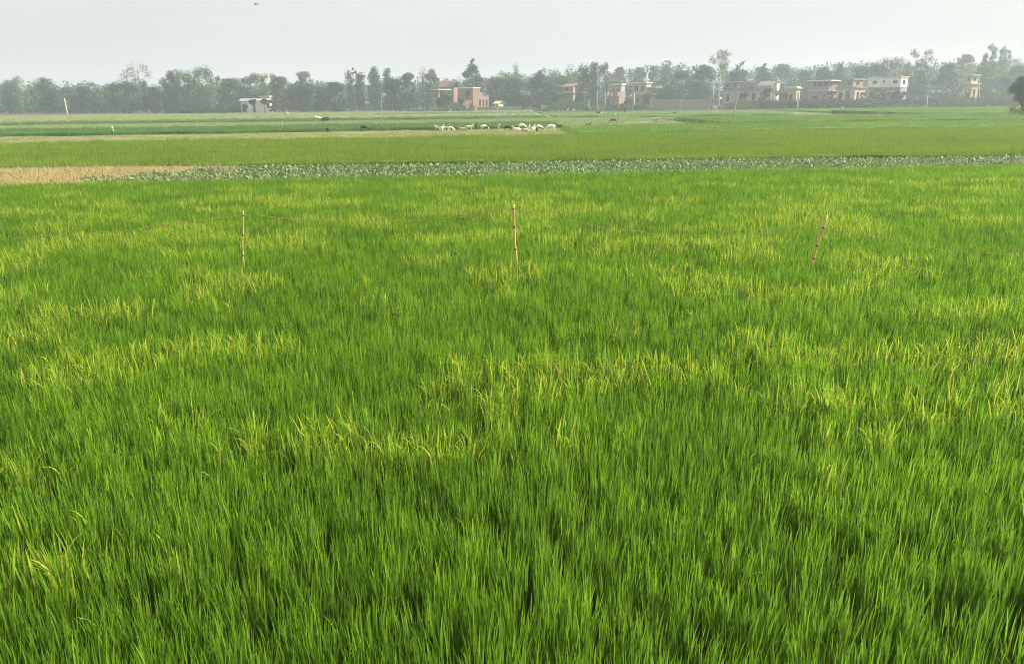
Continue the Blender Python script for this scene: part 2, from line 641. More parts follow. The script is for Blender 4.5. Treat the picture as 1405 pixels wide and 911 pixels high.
# the left end of the strip has been cut and is covered with straw
ylim = np.interp(pxx, [-120, 0, 150, 330, 420], [99, 99, 0.62, 0.9, 1.5])
fr = (Y - E_front.y(X) + 1.0) / (E_A.y(X) - E_front.y(X))
fr = fr + 0.5 * (fbm(X * 1.3, Y * 1.3) - 0.5)
cut = np.where(pxx < 60, True, np.where(pxx < 330, (fr > np.interp(pxx, [60, 120, 300], [0.1, 0.6, 1.0])), False))
cut = np.where(rng.random(len(X)) < 0.06, ~cut & (pxx < 330), cut)
cutr = (pxx > 1402) & (fr > 0.4)
k = ~(cut | cutr)
n = int(k.sum())
scatter('vegetable_crop', np.stack([X[k], Y[k], np.full(n, 0.07)], 1), rng.integers(0, 6, n),
        np.stack([rng.normal(0, 0.1, n), rng.normal(0, 0.1, n), rng.random(n) * 6.283], 1),
        np.repeat(rng.uniform(0.5, 0.9, n)[:, None], 3, 1), VEG,
        'strip of low pale leafy vegetables between two rice plots', 'vegetables')


def straw(rng, i):
    V, F, r_, q = blades(rng, 70, 0.28, 0.26, 0.6, 0.014, 1.2, 0.4, 2, z0=0.02, square=True)
    return V, F, r_, q


STR = proto_set('straw_clump', 5, STRAW, straw)
k = cut | cutr
X2, Y2 = X[k], Y[k]
n = len(X2)
scatter('straw_litter', np.stack([X2, Y2, np.full(n, 0.09)], 1), rng.integers(0, 5, n),
        np.stack([rng.normal(0, 0.08, n), rng.normal(0, 0.08, n), rng.random(n) * 6.283], 1),
        np.repeat(rng.uniform(0.8, 1.2, n)[:, None], 3, 1), STR,
        'tan straw lying over the cut left end of the vegetable strip', 'straw')
strip('cut_ground', E_front.shift(0.1), E_A.shift(-0.3), G(-80, 240).x, G(300, 228).x, 0.10, bare)
SV, SF = sheet(E_front.shift(-0.1), E_A.shift(-0.25), -36, 36, 0.06, 90, 14, 0.02, 1.2)
me_ = np_mesh('vegetable_bed', SV, SF)
tag(link('vegetable_bed', me_, soil), kind='structure')

# ------------------------------------------------------------------ plots farther off
def tuft(wd, nb, sz, hgt, lean=0.14):
    def f(rng, i):
        return blades(rng, nb, sz, hgt, 0.35, wd, lean, 0.35, 2, ripe=0.04, z0=0.05, square=True)
    return f


T_MID = proto_set('rice_tuft_mid', 6, RICE_MID, tuft(0.016, 60, 0.26, MID + 0.02))
T_DARK = proto_set('rice_tuft_dark', 5, RICE_DARK, tuft(0.035, 60, 0.55, 0.5))
T_SOFT = proto_set('rice_tuft_soft', 5, RICE_SOFT, tuft(0.035, 60, 0.55, 0.5))
T_FRESH = proto_set('rice_tuft_fresh', 5, RICE_FRESH, tuft(0.032, 60, 0.55, 0.5))
GRASS_DRY = leafmat('dry_grass_blade', (0.22, 0.24, 0.08), (0.38, 0.37, 0.15), None, transl=0.3, patch=0.3, patchscale=0.08, stretch=3)
T_DRY = proto_set('dry_grass_tuft', 5, GRASS_DRY, tuft(0.03, 50, 0.55, 0.34, 0.3))
T_PALE = proto_set('pale_grass_tuft', 5, GRASS_PALE, tuft(0.03, 50, 0.55, 0.34, 0.3))


def plot(name, e0, e1, x0, x1, step, protos, label, z, mat, cat='rice', nx=120, ny=24, sz=1.0, amp=0.05, hv=0.3):
    X, Y = grid_points(e0, e1, x0, x1, step, step * 0.2, rng)
    n = len(X)
    hh = sz * (1 + hv * (fbm(X * 0.3, Y * 0.5) - 0.5) * 2) * rng.uniform(0.85, 1.15, n)
    wv = rng.uniform(0.9, 1.1, n)
    return scatter(name, np.stack([X, Y, np.zeros(n)], 1), rng.integers(0, 5, n),
                   np.stack([rng.normal(0, 0.05, n), rng.normal(0.02, 0.05, n), rng.random(n) * 6.283], 1),
                   np.stack([wv, wv, hh], 1), protos, label, cat,
                   sheet=sheet(e0.shift(0.15), e1.shift(-0.15), x0, x1, z, nx, ny, amp), sheet_mat=mat)


plot('rice_field', E_A, E_AB.shift(-1.0), -42, 46, 0.45, T_MID, 'yellow-green rice plot right behind the vegetable strip', 0.24, CAN_MID)
plot('rice_field', E_AB.shift(0.8), E_B, -56, 62, 0.5, T_MID, 'yellow-green rice plot just in front of the grazing goats', 0.24, CAN_MID, sz=1.03)

# left half beyond the pasture
C0 = E_C.shift(0.6)
plot('rice_field', C0, C0.shift(15), -95, XD + 1, 0.9, T_DARK, 'dark green rice plot directly behind the pasture and goats', 0.34, CAN_DARK, sz=0.95)
plot('pale_grass', C0.shift(15.6), C0.shift(44), -120, XD + 17, 1.0, T_PALE, 'pale grassy fallow behind the dark green rice on the left', 0.12, CAN_PALE, cat='grass', sz=0.8)
plot('rice_field', C0.shift(45), C0.shift(55), -140, 6, 1.1, T_SOFT, 'hazy dark green rice plot below the white leaning pole', 0.34, CAN_DARK, sz=1.05)
plot('pale_grass', C0.shift(56), C0.shift(150), -205, 6, 1.6, T_PALE, 'pale hazy grassland reaching the trees on the left', 0.25, CAN_PALE, cat='grass', sz=1.3)
plot('rice_field', C0.shift(46), C0.shift(58), 8, 52, 1.1, T_FRESH, 'small fresh green rice plot behind the herd, beyond the fallow', 0.34, CAN_FRESH, sz=0.9)
plot('pale_grass', C0.shift(60), C0.shift(98), 8, 62, 1.4, T_PALE, 'pale hazy fallow in front of the brick houses', 0.12, CAN_PALE, cat='grass')
plot('rice_field', C0.shift(99), C0.shift(106), -30, 66, 1.2, T_SOFT, 'thin dark rice strip in front of the brick boundary walls', 0.34, CAN_DARK, sz=0.9)

Xp, Yp = grid_points(E_B.shift(0.4), E_C.shift(0.5), -75, XD + 3, 0.55, 0.16, rng)
keep = rng.random(len(Xp)) < 0.75
Xp, Yp = Xp[keep], Yp[keep]
n = len(Xp)
hp = rng.uniform(0.12, 0.4, n)
scatter('pasture_grass', np.stack([Xp, Yp, np.full(n, 0.0)], 1), rng.integers(0, 5, n), np.stack([np.zeros(n), np.zeros(n), rng.random(n) * 6.283], 1),
        np.stack([np.full(n, 0.8), np.full(n, 0.8), hp], 1), T_DRY, 'short grazed dry grass under the goat herd', 'grass')

# right half
D0 = E_B.shift(3.0)
D1 = edge((757, 171), (1405, 163.5), MID)
plot('rice_field', D0, D1.shift(-1.4), XD + 1.2, 88, 0.85, T_FRESH, 'fresh green rice plot with a dark front edge right of the goats', 0.34, CAN_FRESH, sz=1.0)
plot('rice_field', D1.shift(1.2), D1.shift(25), 24, 112, 0.95, T_FRESH, 'bright green rice plot around the leaning bamboo pole on the right', 0.5, CAN_FRESH, sz=1.45)
D2 = D1.shift(28)
D3 = D1.shift(62)
plot('rice_field', D2, D3, 63, 150, 1.2, T_FRESH, 'bright green rice plot in the middle of the right side, with a thin dark front edge', 0.7, CAN_FRESH, sz=1.85)
plot('rice_field', D3.shift(3), D2.shift(84), 66, 195, 1.4, T_FRESH, 'large bright green rice plot reaching the brown hedge', 0.34, CAN_FRESH, sz=1.0)
plot('pale_grass', D1.shift(25.5), D1.shift(36), 24, 60, 1.2, T_PALE, 'short grassy fallow behind the leaning bamboo pole', 0.12, CAN_PALE, cat='grass', sz=0.9)

# ------------------------------------------------------------------ bamboo stakes and twine
bam = solid('dry_bamboo', (0.74, 0.48, 0.19), (0.52, 0.32, 0.12), scale=9, rough=0.6)
bamd = solid('bamboo_node', (0.2, 0.12, 0.07), None, scale=9)
TIES = []


def stake(label, pb, pt, Y, r, knots, kink):
    root = thing('bamboo_stake', label, 'stake', (P(*pb, Y).x, Y, 0), 0, 'bamboo stakes in the near rice')
    a = P(*pb, Y); b = P(*pt, Y)
    d = (b - a).normalized()
    foot = a - d * (a.z / d.z)
    root.location = foot
    Ls = (b - foot).length
    m = MB()
    pts, rad = [], []
    for k in range(13):
        t = k / 12
        q = d * (Ls * t)
        off = kink * (math.sin(t * 7 + kink * 90) + 0.6 * math.sin(t * 15 + 1))
        pts.append(q + Vector((off, 0, 0)))
        rad.append(r * (1.05 - 0.25 * t) * (1.0 + 0.08 * math.sin(k * 2.4)))
    m.tube(pts, rad, 10)
    m.build('cane', bam, root, True)
    for t in knots:
        q = d * (Ls * t)
        off = kink * (math.sin(t * 7 + kink * 90) + 0.6 * math.sin(t * 15 + 1))
        c = Vector(q) + Vector((off, 0, 0))
        nb = MB().tube([c - d * 0.014, c - d * 0.006, c + d * 0.006, c + d * 0.014], [r * 0.9, r * 1.28, r * 1.28, r * 0.9], 10)
        nb.build('node_ring', bamd, root, True)
    TIES.append(foot + d * (Ls - 0.05))
    return root, foot, d, Ls


stake('thin grey-brown upright bamboo stake, leftmost in the rice', (334.5, 372), (333, 289), 11.5, 0.011, (0.52, 0.74, 0.95), 0.008)
stake('straight pale bamboo stake with dark knots standing mid-field', (709.5, 373), (704, 281), 11.4, 0.019, (0.55, 0.78, 0.96), 0.006)
stake('pale bamboo stake leaning strongly to the right', (1111.5, 372), (1134, 296), 11.4, 0.020, (0.5, 0.65, 0.86), 0.006)

tw = solid('brown_twine', (0.42, 0.25, 0.12), (0.26, 0.15, 0.07), scale=14)
path = [(-120, 345), (0, 330), (170, 316), (333, 295), (410, 301), (470, 304), (560, 303.5), (640, 297), (704, 286), (760, 298), (830, 313), (900, 321), (960, 324), (1050, 320), (1126, 314), (1190, 322), (1290, 343), (1405, 351), (1500, 356)]
ys = np.interp([p[0] for p in path], [-120, 333, 704, 1130, 1500], [11.0, 11.47, 11.37, 11.37, 10.8])
wp = [P(p[0], p[1], y) for p, y in zip(path, ys)]
fine = []
for i in range(len(wp) - 1):
    for k in range(6):
        t = k / 6
        q = wp[i].lerp(wp[i + 1], t)
        fine.append(q + Vector((0, 0, 0.006 * math.sin(7.3 * (i * 6 + k)))))
fine.append(wp[-1])
t_ = MB().tube(fine, 0.0038, 5).build('twine', tw)
tag(t_, 'sagging reddish brown twine strung along the three bamboo stakes', 'twine')

# ------------------------------------------------------------------ trees
FOL = [leafmat('foliage_%d' % i, d, l, None, transl=0.25, patch=0.22, patchscale=0.3, inst=False, rough=0.6) for i, (d, l) in enumerate([
    ((0.014, 0.040, 0.016), (0.048, 0.105, 0.034)),     # dark mango green
    ((0.030, 0.075, 0.02), (0.088, 0.175, 0.042)),       # mid green
    ((0.06, 0.09, 0.035), (0.16, 0.21, 0.08)),        # pale eucalyptus
    ((0.05, 0.058, 0.03), (0.13, 0.125, 0.07)),        # brownish
])]
BARK = [solid('bark_dark', (0.10, 0.075, 0.05), None, scale=3), solid('bark_pale', (0.50, 0.46, 0.38), (0.32, 0.28, 0.22), scale=3)]


def leafcloud(rng, centers, radii, n_each, size, squash=0.8):
    C = []; D = []
    for c, r_ in zip(centers, radii):
        m = max(6, int(n_each * (r_ / np.mean(radii)) ** 2))
        d = rng.normal(size=(m, 3)); d /= np.linalg.norm(d, axis=1)[:, None]
        rr = r_ * rng.random(m) ** 0.45
        C.append(np.asarray(c) + d * rr[:, None] * np.array([1, 1, squash])); D.append(d)
    C = np.concatenate(C); D = np.concatenate(D)
    m = len(C)
    nrm = D + rng.normal(size=(m, 3)) * 0.45           # leaves face outwards from their clump
    a = np.cross(nrm, rng.normal(size=(m, 3))); a /= np.linalg.norm(a, axis=1)[:, None]
    b = np.cross(nrm, a); b /= np.linalg.norm(b, axis=1)[:, None]
    s = size * rng.uniform(0.6, 1.4, m)
    a *= s[:, None] * 0.5; b *= s[:, None] * 0.32
    V = np.stack([C - a, C - b * 1.1 + a * 0.1, C + a, C + b - a * 0.1], 1).reshape(-1, 3)
    F = np.arange(m * 4).reshape(m, 4)
    rnd = np.repeat(rng.random(m), 4)
    return V, F, rnd


def make_tree(label, px, ytop, wpx, Y, kind, fol, seed, bark=0, name=None, dens=1.0, base=None, cat='tree', group='trees along the village edge', cb0=0.05, lf=1.0):
    rng = np.random.default_rng(1000 + seed)
    W = wpx * MPP(Y) * (1.15 if kind in ('dome', 'tip', 'far') else 1.2)
    top = P(px, ytop, Y)
    H = top.z
    names = {'dome': 'broadleaf_tree', 'tall': 'eucalyptus_tree', 'column': 'slender_tree', 'sparse': 'sparse_tree', 'head': 'bare_stemmed_tree', 'bamboo': 'bamboo_clump', 'far': 'distant_tree', 'bush': 'bush', 'tip': 'broadleaf_tree'}
    root = thing(name or names[kind], label, cat, (top.x, Y, 0), 0, group)
    cs, rs = [], []
    tr = MB()
    if kind in ('dome', 'far', 'bush', 'tip'):
        cb = cb0
        cz0, cz1 = H * cb, H * (0.86 if kind == 'tip' else 1.0)
        K = 44 if kind != 'bush' else 14
        for k in range(K):
            t = rng.random() ** 0.85
            z = cz0 + (cz1 - cz0) * t
            u = (z - cz0) / (cz1 - cz0)
            env = math.sqrt(max(0.02, 1 - max(0, (u - 0.35) / 0.65) ** 2)) * (0.85 + 0.15 * min(1, u / 0.35))
            az = rng.random() * 6.283
            rr = W * 0.5 * env * (0.82 * rng.random() ** 0.4)
            r_ = W * rng.uniform(0.13, 0.22)
            z = min(z, H - r_ * 0.8)
            cs.append((rr * math.cos(az), rr * math.sin(az), z)); rs.append(r_)
        cs.append((W * rng.uniform(-0.12, 0.12), 0, H * (1.0 if kind != 'tip' else 0.86) - W * 0.13)); rs.append(W * 0.15)
        if kind == 'tip':
            for k in range(5):
                cs.append((W * (0.02 + 0.05 * k - 0.1) + rng.normal(0, 0.05 * W), 0, H * (0.86 + 0.032 * k))); rs.append(W * 0.09)
        pts = [(0, 0, -0.2), (0.1, 0, H * 0.25), (W * 0.05, 0, H * 0.55)]
        tr.tube(pts, [0.035 * W + 0.08, 0.028 * W + 0.06, 0.05], 7)
        for k in range(4 if kind != 'bush' else 2):
            c = cs[int(rng.integers(0, K))]
            tr.tube([(0.05, 0, H * 0.22), (c[0] * 0.5, c[1] * 0.5, (H * 0.22 + c[2]) * 0.5), c], [0.02 * W + 0.05, 0.09, 0.03], 5)
        V, F, q = leafcloud(rng, cs, rs, 80 * dens, (0.5 if kind != 'far' else 0.65) * lf)
    else:
        if kind == 'tall':
            stems = max(1, int(round(W / 3.2)))
            cb, spread, sz, ne = 0.1, 0.48, 0.3, 95
        elif kind == 'column':
            stems, cb, spread, sz, ne = 1, 0.15, 0.22, 0.34, 60
        elif kind == 'sparse':
            stems, cb, spread, sz, ne = 2, 0.36, 0.45, 0.19, 80
        elif kind == 'head':
            stems, cb, spread, sz, ne = 1, 0.7, 0.5, 0.23, 95
        else:
            stems, cb, spread, sz, ne = 7, 0.08, 0.3, 0.16, 40
        for s in range(stems):
            sx = (s - (stems - 1) / 2) * W / max(1, stems) + rng.normal(0, 0.05 * W)
            sy = rng.normal(0, 0.2 * W)
            hs_ = H * (1 if s == stems // 2 else rng.uniform(0.84, 0.99))
            lx = rng.normal(0, 0.04) * W
            if kind == 'bamboo':
                lx = (sx * 0.9); sx *= 0.35
            tip = (sx + lx, sy, hs_)
            base_r = 0.012 * H + 0.05
            tr.tube([(sx, sy, -0.2), (sx + lx * 0.3, sy, hs_ * 0.4), (sx + lx * 0.6, sy, hs_ * 0.75), (tip[0], tip[1], hs_ * 0.97)], [base_r, base_r * 0.8, base_r * 0.5, 0.03], 6)
            w1 = W / stems if kind in ('tall',) else W
            K = {'tall': 22, 'column': 12, 'sparse': 9, 'head': 11, 'bamboo': 9}[kind]
            for k in range(K):
                t = (k + rng.random()) / K
                z = hs_ * (cb + (1 - cb) * t)
                u = t
                env = {'tall': 0.55 + 0.9 * u * (1.25 - u), 'column': math.sin(math.pi * min(1, 0.12 + 0.88 * u)) ** 0.6, 'sparse': 0.6 + 0.5 * u, 'head': math.sin(math.pi * (0.1 + 0.8 * u)) * 0.85 + 0.1, 'bamboo': 1.0 - 0.3 * u}[kind]
                az = rng.random() * 6.283
                rr = w1 * spread * env * math.sqrt(rng.random())
                r_ = w1 * sz * rng.uniform(0.8, 1.3)
                if kind == 'tall': r_ = max(0.65, r_ * 1.25)
                cx = sx + lx * u + rr * math.cos(az); cy = sy + rr * math.sin(az)
                z = min(z, hs_ - r_ * 0.6)
                cs.append((cx, cy, z)); rs.append(r_)
                if rng.random() < 0.6:
                    tr.tube([(sx + lx * u * 0.8, sy, z - r_ * 0.9 - 0.3), (cx, cy, z)], [0.07, 0.025], 4)
        V, F, q = leafcloud(rng, cs, rs, ne * dens, 0.42 * lf, 1.15)
    me = np_mesh('crown', V, F, {'rnd': q})
    link('crown', me, FOL[fol], root)
    tr.build('trunk', BARK[bark], root, True)
    return root


T = [
 # label, px, ytop, w, Y, kind, foliage, bark
 ('hazy loose-crowned tree at the far left edge of the treeline', 15, 107, 25, 268, 'tall', 2, 0),
 ('broad dark tree with a flat layered top near the left edge', 58, 105, 40, 262, 'dome', 0, 0),
 ('low hazy round tree just behind the white leaning pole', 92, 119, 34, 290, 'far', 1, 0),
 ('small dark round tree right of the white leaning pole', 112, 119, 26, 265, 'dome', 0, 0),
 ('low grey-green tree squeezed in left of the big blue-dark dome tree', 132, 123, 26, 275, 'far', 1, 0),
 ('big dense blue-dark dome tree under the pale tall loose crown', 164, 110, 48, 258, 'dome', 0, 0),
 ('tall pale tree with thin double crown rising behind the blue-dark dome', 182, 88, 27, 285, 'sparse', 2, 0),
 ('narrow dark columnar tree right of the pale double crown', 198, 111, 9, 262, 'column', 0, 0),
 ('low pale green young trees right of the blue-dark dome', 209, 119, 22, 262, 'dome', 2, 0),
 ('tall tree with two stems at the left end of the pale-trunked grove', 226, 99, 20, 260, 'tall', 1, 1),
 ('tall narrow tree with pale straight trunk, second in the left grove', 242, 98, 14, 258, 'tall', 1, 1),
 ('tall tree with open layered crown in the middle of the left grove', 259, 100, 16, 260, 'tall', 1, 1),
 ('tallest straight tree of the left pale-trunked grove', 272, 94, 15, 262, 'tall', 1, 1),
 ('tall tree with rusty tuft crown at the right end of the left grove', 286, 93, 15, 259, 'tall', 2, 1),
 ('small wispy tree right of the pale-trunked grove', 301, 106, 12, 272, 'sparse', 2, 0),
 ('dark spreading tree left of the white shed', 318, 107, 36, 266, 'dome', 1, 0),
 ('tall bushy tree directly above the white shed', 346, 100, 36, 270, 'dome', 1, 0),
 ('hazy thin tree above the right end of the white shed', 366, 103, 16, 288, 'tall', 2, 0),
 ('olive brown loose tree right of the white shed', 384, 105, 26, 268, 'dome', 3, 0),
 ('pale green round-topped tree rising over a dark bushy one', 416, 98, 27, 282, 'dome', 2, 0),
 ('dark dense bushy tree in front of the pale round-topped tree', 411, 114, 44, 256, 'dome', 0, 0),
 ('low dark tree left of the flat-topped dark one', 437, 119, 18, 268, 'dome', 0, 0),
 ('dark flat-topped tree left of the slim poplar-like tree', 457, 112, 30, 262, 'dome', 0, 0),
 ('slim poplar-like tree with narrow dark crown', 475, 97, 15, 258, 'column', 1, 0),
 ('thin wispy tree tip beside the slim poplar-like tree', 485, 93, 11, 276, 'sparse', 2, 0),
 ('tall dense grey-green tree, first of the central tall pair', 502, 93, 22, 258, 'tall', 1, 1),
 ('tall dense grey-green tree, second of the central tall pair', 522, 94, 20, 260, 'tall', 1, 1),
 ('shorter dark bushy tree between two tall hazy groups', 541, 108, 28, 256, 'dome', 0, 0),
 ('rounded mid green tree left of the double hazy crown', 560, 100, 24, 258, 'dome', 1, 0),
 ('hazy pointed tree, left one of the double hazy crown', 579, 94, 18, 282, 'column', 2, 0),
 ('hazy rounded tree, right one of the double hazy crown', 593, 95, 22, 284, 'dome', 2, 0),
 ('low green tree between the roofed pavilion and the brick house', 610, 126, 24, 244, 'dome', 1, 0),
 ('tall dark tree with a leaning feathery top behind the brick house', 646, 81, 30, 268, 'tip', 0, 0),
 ('wide dark dome tree right of the brick house', 682, 105, 42, 262, 'dome', 0, 0),
 ('slender pale cone-shaped tree poking above the dark domes', 708, 89, 11, 305, 'column', 2, 0),
 ('dark round tree directly right of the brick house garden', 706, 106, 40, 256, 'dome', 0, 0),
 ('tall dark dome tree with a small top knot in the centre', 741, 96, 42, 255, 'tip', 0, 0),
 ('hazy narrow tree right of the dark dome with top knot', 758, 97, 14, 290, 'tall', 1, 0),
 ('open-crowned tree with gaps above the long brown-roofed house', 783, 91, 30, 285, 'sparse', 1, 0),
 ('low bushy tree behind the long brown-roofed house', 772, 104, 36, 275, 'dome', 1, 0),
 ('tall dense grey-green tree left of the twiggy white-trunked one', 808, 87, 25, 250, 'tall', 1, 0),
 ('twiggy nearly bare-topped tree with white trunk in the centre', 826, 84, 19, 248, 'sparse', 3, 1),
 ('faint distant round tree right of the twiggy tree', 850, 92, 18, 330, 'far', 2, 0),
 ('faint distant tree left of the pale green mast', 878, 92, 20, 325, 'far', 2, 0),
 ('faint distant tree right of the pale green mast', 897, 91, 18, 325, 'far', 2, 0),
 ('hazy double-crowned distant tree above the long brick wall', 914, 90, 18, 318, 'far', 1, 0),
 ('dark low dome tree overhanging the left end of the long brick wall', 918, 117, 42, 252, 'dome', 0, 0),
 ('broad dark tree in the row above the long brick wall', 938, 96, 40, 268, 'dome', 0, 0),
 ('greener bushy tree left of the tall bare-stemmed one', 966, 88, 30, 258, 'dome', 1, 0),
 ('low dark tree behind the right end of the long brick wall', 958, 112, 36, 252, 'dome', 0, 0),
 ('tall bare-stemmed tree with a small round crown', 988, 71, 24, 262, 'head', 2, 1),
 ('dark tree with a pointed tip above the pink-topped house', 1016, 85, 36, 275, 'tip', 0, 0),
 ('hazy tree with a small peak right of the pointed dark tree', 1047, 88, 30, 295, 'tip', 1, 0),
 ('wide hazy dome tree above the small yellow house', 1076, 87, 48, 290, 'dome', 1, 0),
 ('low hazy tree left of the white-roofed two-storey house', 1108, 96, 30, 292, 'far', 1, 0),
 ('hazy tree behind the white-roofed two-storey house', 1132, 92, 24, 292, 'far', 1, 0),
 ('hazy peaked tree between the two white-roofed houses', 1154, 86, 24, 288, 'tip', 1, 0),
 ('hazy tree behind the long grey block', 1184, 90, 34, 290, 'far', 0, 0),
 ('huge smooth dome tree rising behind the white house', 1226, 77, 54, 285, 'dome', 0, 0),
 ('dark tree filling the slope left of the huge dome tree', 1205, 88, 34, 280, 'dome', 0, 0),
 ('tall tree with a loose open crown right of the white house', 1264, 67, 22, 250, 'sparse', 1, 0),
 ('weeping green bamboo clump right of the white house', 1262, 86, 32, 242, 'bamboo', 1, 0),
 ('dark spreading tree left of the narrow yellow house', 1302, 87, 34, 256, 'dome', 0, 0),
 ('pale hazy wide-topped tree behind the narrow yellow house', 1327, 74, 26, 315, 'far', 2, 0),
 ('tall slender dark tree near the right edge', 1362, 62, 18, 280, 'tall', 1, 0),
 ('tall slender pale tree, right one of the slender pair', 1380, 65, 18, 292, 'tall', 2, 0),
 ('hazy round tree below the two slender trees', 1354, 89, 38, 262, 'dome', 1, 0),
 ('dark hazy tree at the right edge behind the hedge', 1400, 90, 30, 268, 'dome', 0, 0),
 ('low hazy tree left of the right-edge tree', 1381, 104, 28, 258, 'dome', 1, 0),
 ('small round dark tree on the bank at the end of the brick wall', 977, 136, 8, 232, 'bush', 0, 0),
 ('dark dense bush between the pink-topped and yellow houses', 1051, 121, 18, 222, 'bush', 0, 0),
 ('slim dark bush against the grey concrete house', 1023, 127, 9, 224, 'bush', 0, 0),
 ('leafy bush below the balcony of the white-roofed house', 1142, 125, 12, 228, 'bush', 1, 0),
 ('low bush before the left half of the white house', 1205, 121, 20, 226, 'bush', 1, 0),
 ('dark bush before the right half of the white house', 1232, 124, 20, 226, 'bush', 0, 0),
 ('leafy bush between the white-roofed house and the pink house', 1148, 118, 14, 236, 'bush', 1, 0),
 ('low bush at the foot of the grey concrete house', 1035, 139, 18, 222, 'bush', 1, 0),
 ('leafy tree covering the right end of the long brown-roofed house', 797, 126, 15, 242, 'dome', 1, 0),
 ('bush at the left foot of the unfinished brick house', 633, 136, 12, 231, 'bush', 1, 0),
 ('bush at the right foot of the small square brick house', 862, 136, 12, 228, 'bush', 1, 0),
 ('bush hiding the left corner of the white shed', 335, 143, 9, 240, 'bush', 0, 0),
 ('bush hiding the right corner of the white shed', 371, 138, 10, 240, 'bush', 0, 0),
 ('low bush in front of the green-mast house', 888, 128, 20, 236, 'bush', 1, 0),
 ('pale green scrub clump under the leaning bamboo pole', 1002, 141, 20, 224, 'bush', 2, 0),
 ('dark tree hiding the long brown-roofed house', 770, 128, 30, 243, 'dome', 0, 0),
 ('small dark bush out in the pale field beside a white goat', 446, 162.5, 9, 122, 'bush', 0, 0),
]
for i, (lb, px, yt, wp_, Y_, kd, fo, bk) in enumerate(T):
    nm = None
    c = 'tree'
    if kd == 'bush':
        c = 'bush' if 'tree' not in lb else 'tree'
    make_tree(lb, px, yt, wp_, Y_, kd, fo, i, bk, cat=c, group='trees along the village edge' if c == 'tree' else 'bushes by the village')

# undergrowth that closes the foot of the treeline: one mass
rr = np.random.default_rng(55)
Xu = rr.uniform(-225, 225, 6500); Yu = rr.uniform(272, 312, 6500)
Hu = np.interp(Xu, [-200, -20, 30, 200], [4.2, 4.8, 8.0, 9.0]) + 11.0 * (fbm(Xu * 0.11, Yu * 0.04) - 0.5)
cs = [(x, y, z * rr.uniform(0.15, 0.95)) for x, y, z in zip(Xu, Yu, Hu)]
V, F, q = leafcloud(rr, cs, np.full(len(cs), 1.3), 16, 0.65)
und = link('undergrowth', np_mesh('undergrowth', V, F, {'rnd': q}), FOL[0])
tag(und, 'dark tangled undergrowth closing the foot of the whole treeline', 'undergrowth', kind='stuff')
Xu = rr.uniform(-330, 330, 7000); Yu = rr.uniform(335, 400, 7000)
Hu = np.interp(Xu, [-300, -60, 60, 300], [9.0, 11.0, 15.5, 18.0]) + 7.0 * (fbm(Xu * 0.06, Yu * 0.02) - 0.5)
cs = [(x, y, z * rr.uniform(0.05, 1.0) ** 0.55) for x, y, z in zip(Xu, Yu, Hu)]
V, F, q = leafcloud(rr, cs, np.full(len(cs), 2.1), 17, 0.9)
fw = link('distant_wood', np_mesh('distant_wood', V, F, {'rnd': q}), FOL[1])
tag(fw, 'faint hazy wood showing between the trees behind the village', 'wood', kind='stuff')

# ------------------------------------------------------------------ hedge
def hedge(name, label, a, b, Y0, Y1, h, fol, seed, n=420, cat='hedge'):
    rng = np.random.default_rng(seed)
    p, q = P(a, 140, Y0), P(b, 140, Y1)
    t = rng.random(n)
    x0, y0 = p.x, p.y
    X = (q.x - p.x) * t; Yh = (q.y - p.y) * t + rng.normal(0, 0.8, n)
    Hh = h * (0.75 + 0.5 * fbm(X * 0.2 + seed, Yh * 0.1))
    cs = np.stack([X, Yh, Hh * rng.uniform(0.1, 0.9, n)], 1)
    V, F, r_ = leafcloud(rng, cs, np.full(n, 0.75), 20, 0.38)
    o = link(name, np_mesh(name, V, F, {'rnd': r_}), fol)
    o.location = (x0, y0, 0)
    return tag(o, label, cat)


HEDGE = leafmat('hedge_twigs', (0.06, 0.05, 0.035), (0.13, 0.115, 0.075), None, transl=0.15, patch=0.25, patchscale=0.2, inst=False, rough=0.8)
hedge('hedge', 'long brown-green scrubby hedge along the far edge of the right rice plot', 1046, 1398, 210, 232, 2.7, HEDGE, 5, 1300)
hedge('hedge', 'greyish thorny hedge in front of the white shed and left grove', 225, 330, 246, 246, 1.5, FOL[0], 6, 260)

SCRUB = leafmat('scrub_leaf', (0.03, 0.06, 0.02), (0.12, 0.18, 0.05), None, transl=0.25, patch=0.3, patchscale=0.25, inst=False, rough=0.7)
rs_ = np.random.default_rng(91)
pxs = np.concatenate([rs_.uniform(985, 1345, 900), rs_.uniform(735, 900, 420), rs_.uniform(560, 650, 160)])
cs = []
for px_ in pxs:
    Y_ = rs_.uniform(214, 225) if px_ > 900 else rs_.uniform(221, 230)
    q_ = P(px_, 140, Y_)
    hh_ = max(0.6, 9.0 * (float(vnoise(px_ * 0.06, 3.3)) - 0.42)) if px_ > 900 else max(0.4, 7.0 * (float(vnoise(px_ * 0.05, 9.1)) - 0.45))
    cs.append((q_.x, Y_, hh_ * rs_.uniform(0.1, 1.0)))
V, F, q = leafcloud(rs_, cs, np.full(len(cs), 0.65), 18, 0.4)
tag(link('scrub', np_mesh('scrub', V, F, {'rnd': q}), SCRUB), 'green scrub and young shoots growing in front of the village houses', 'scrub', kind='stuff')

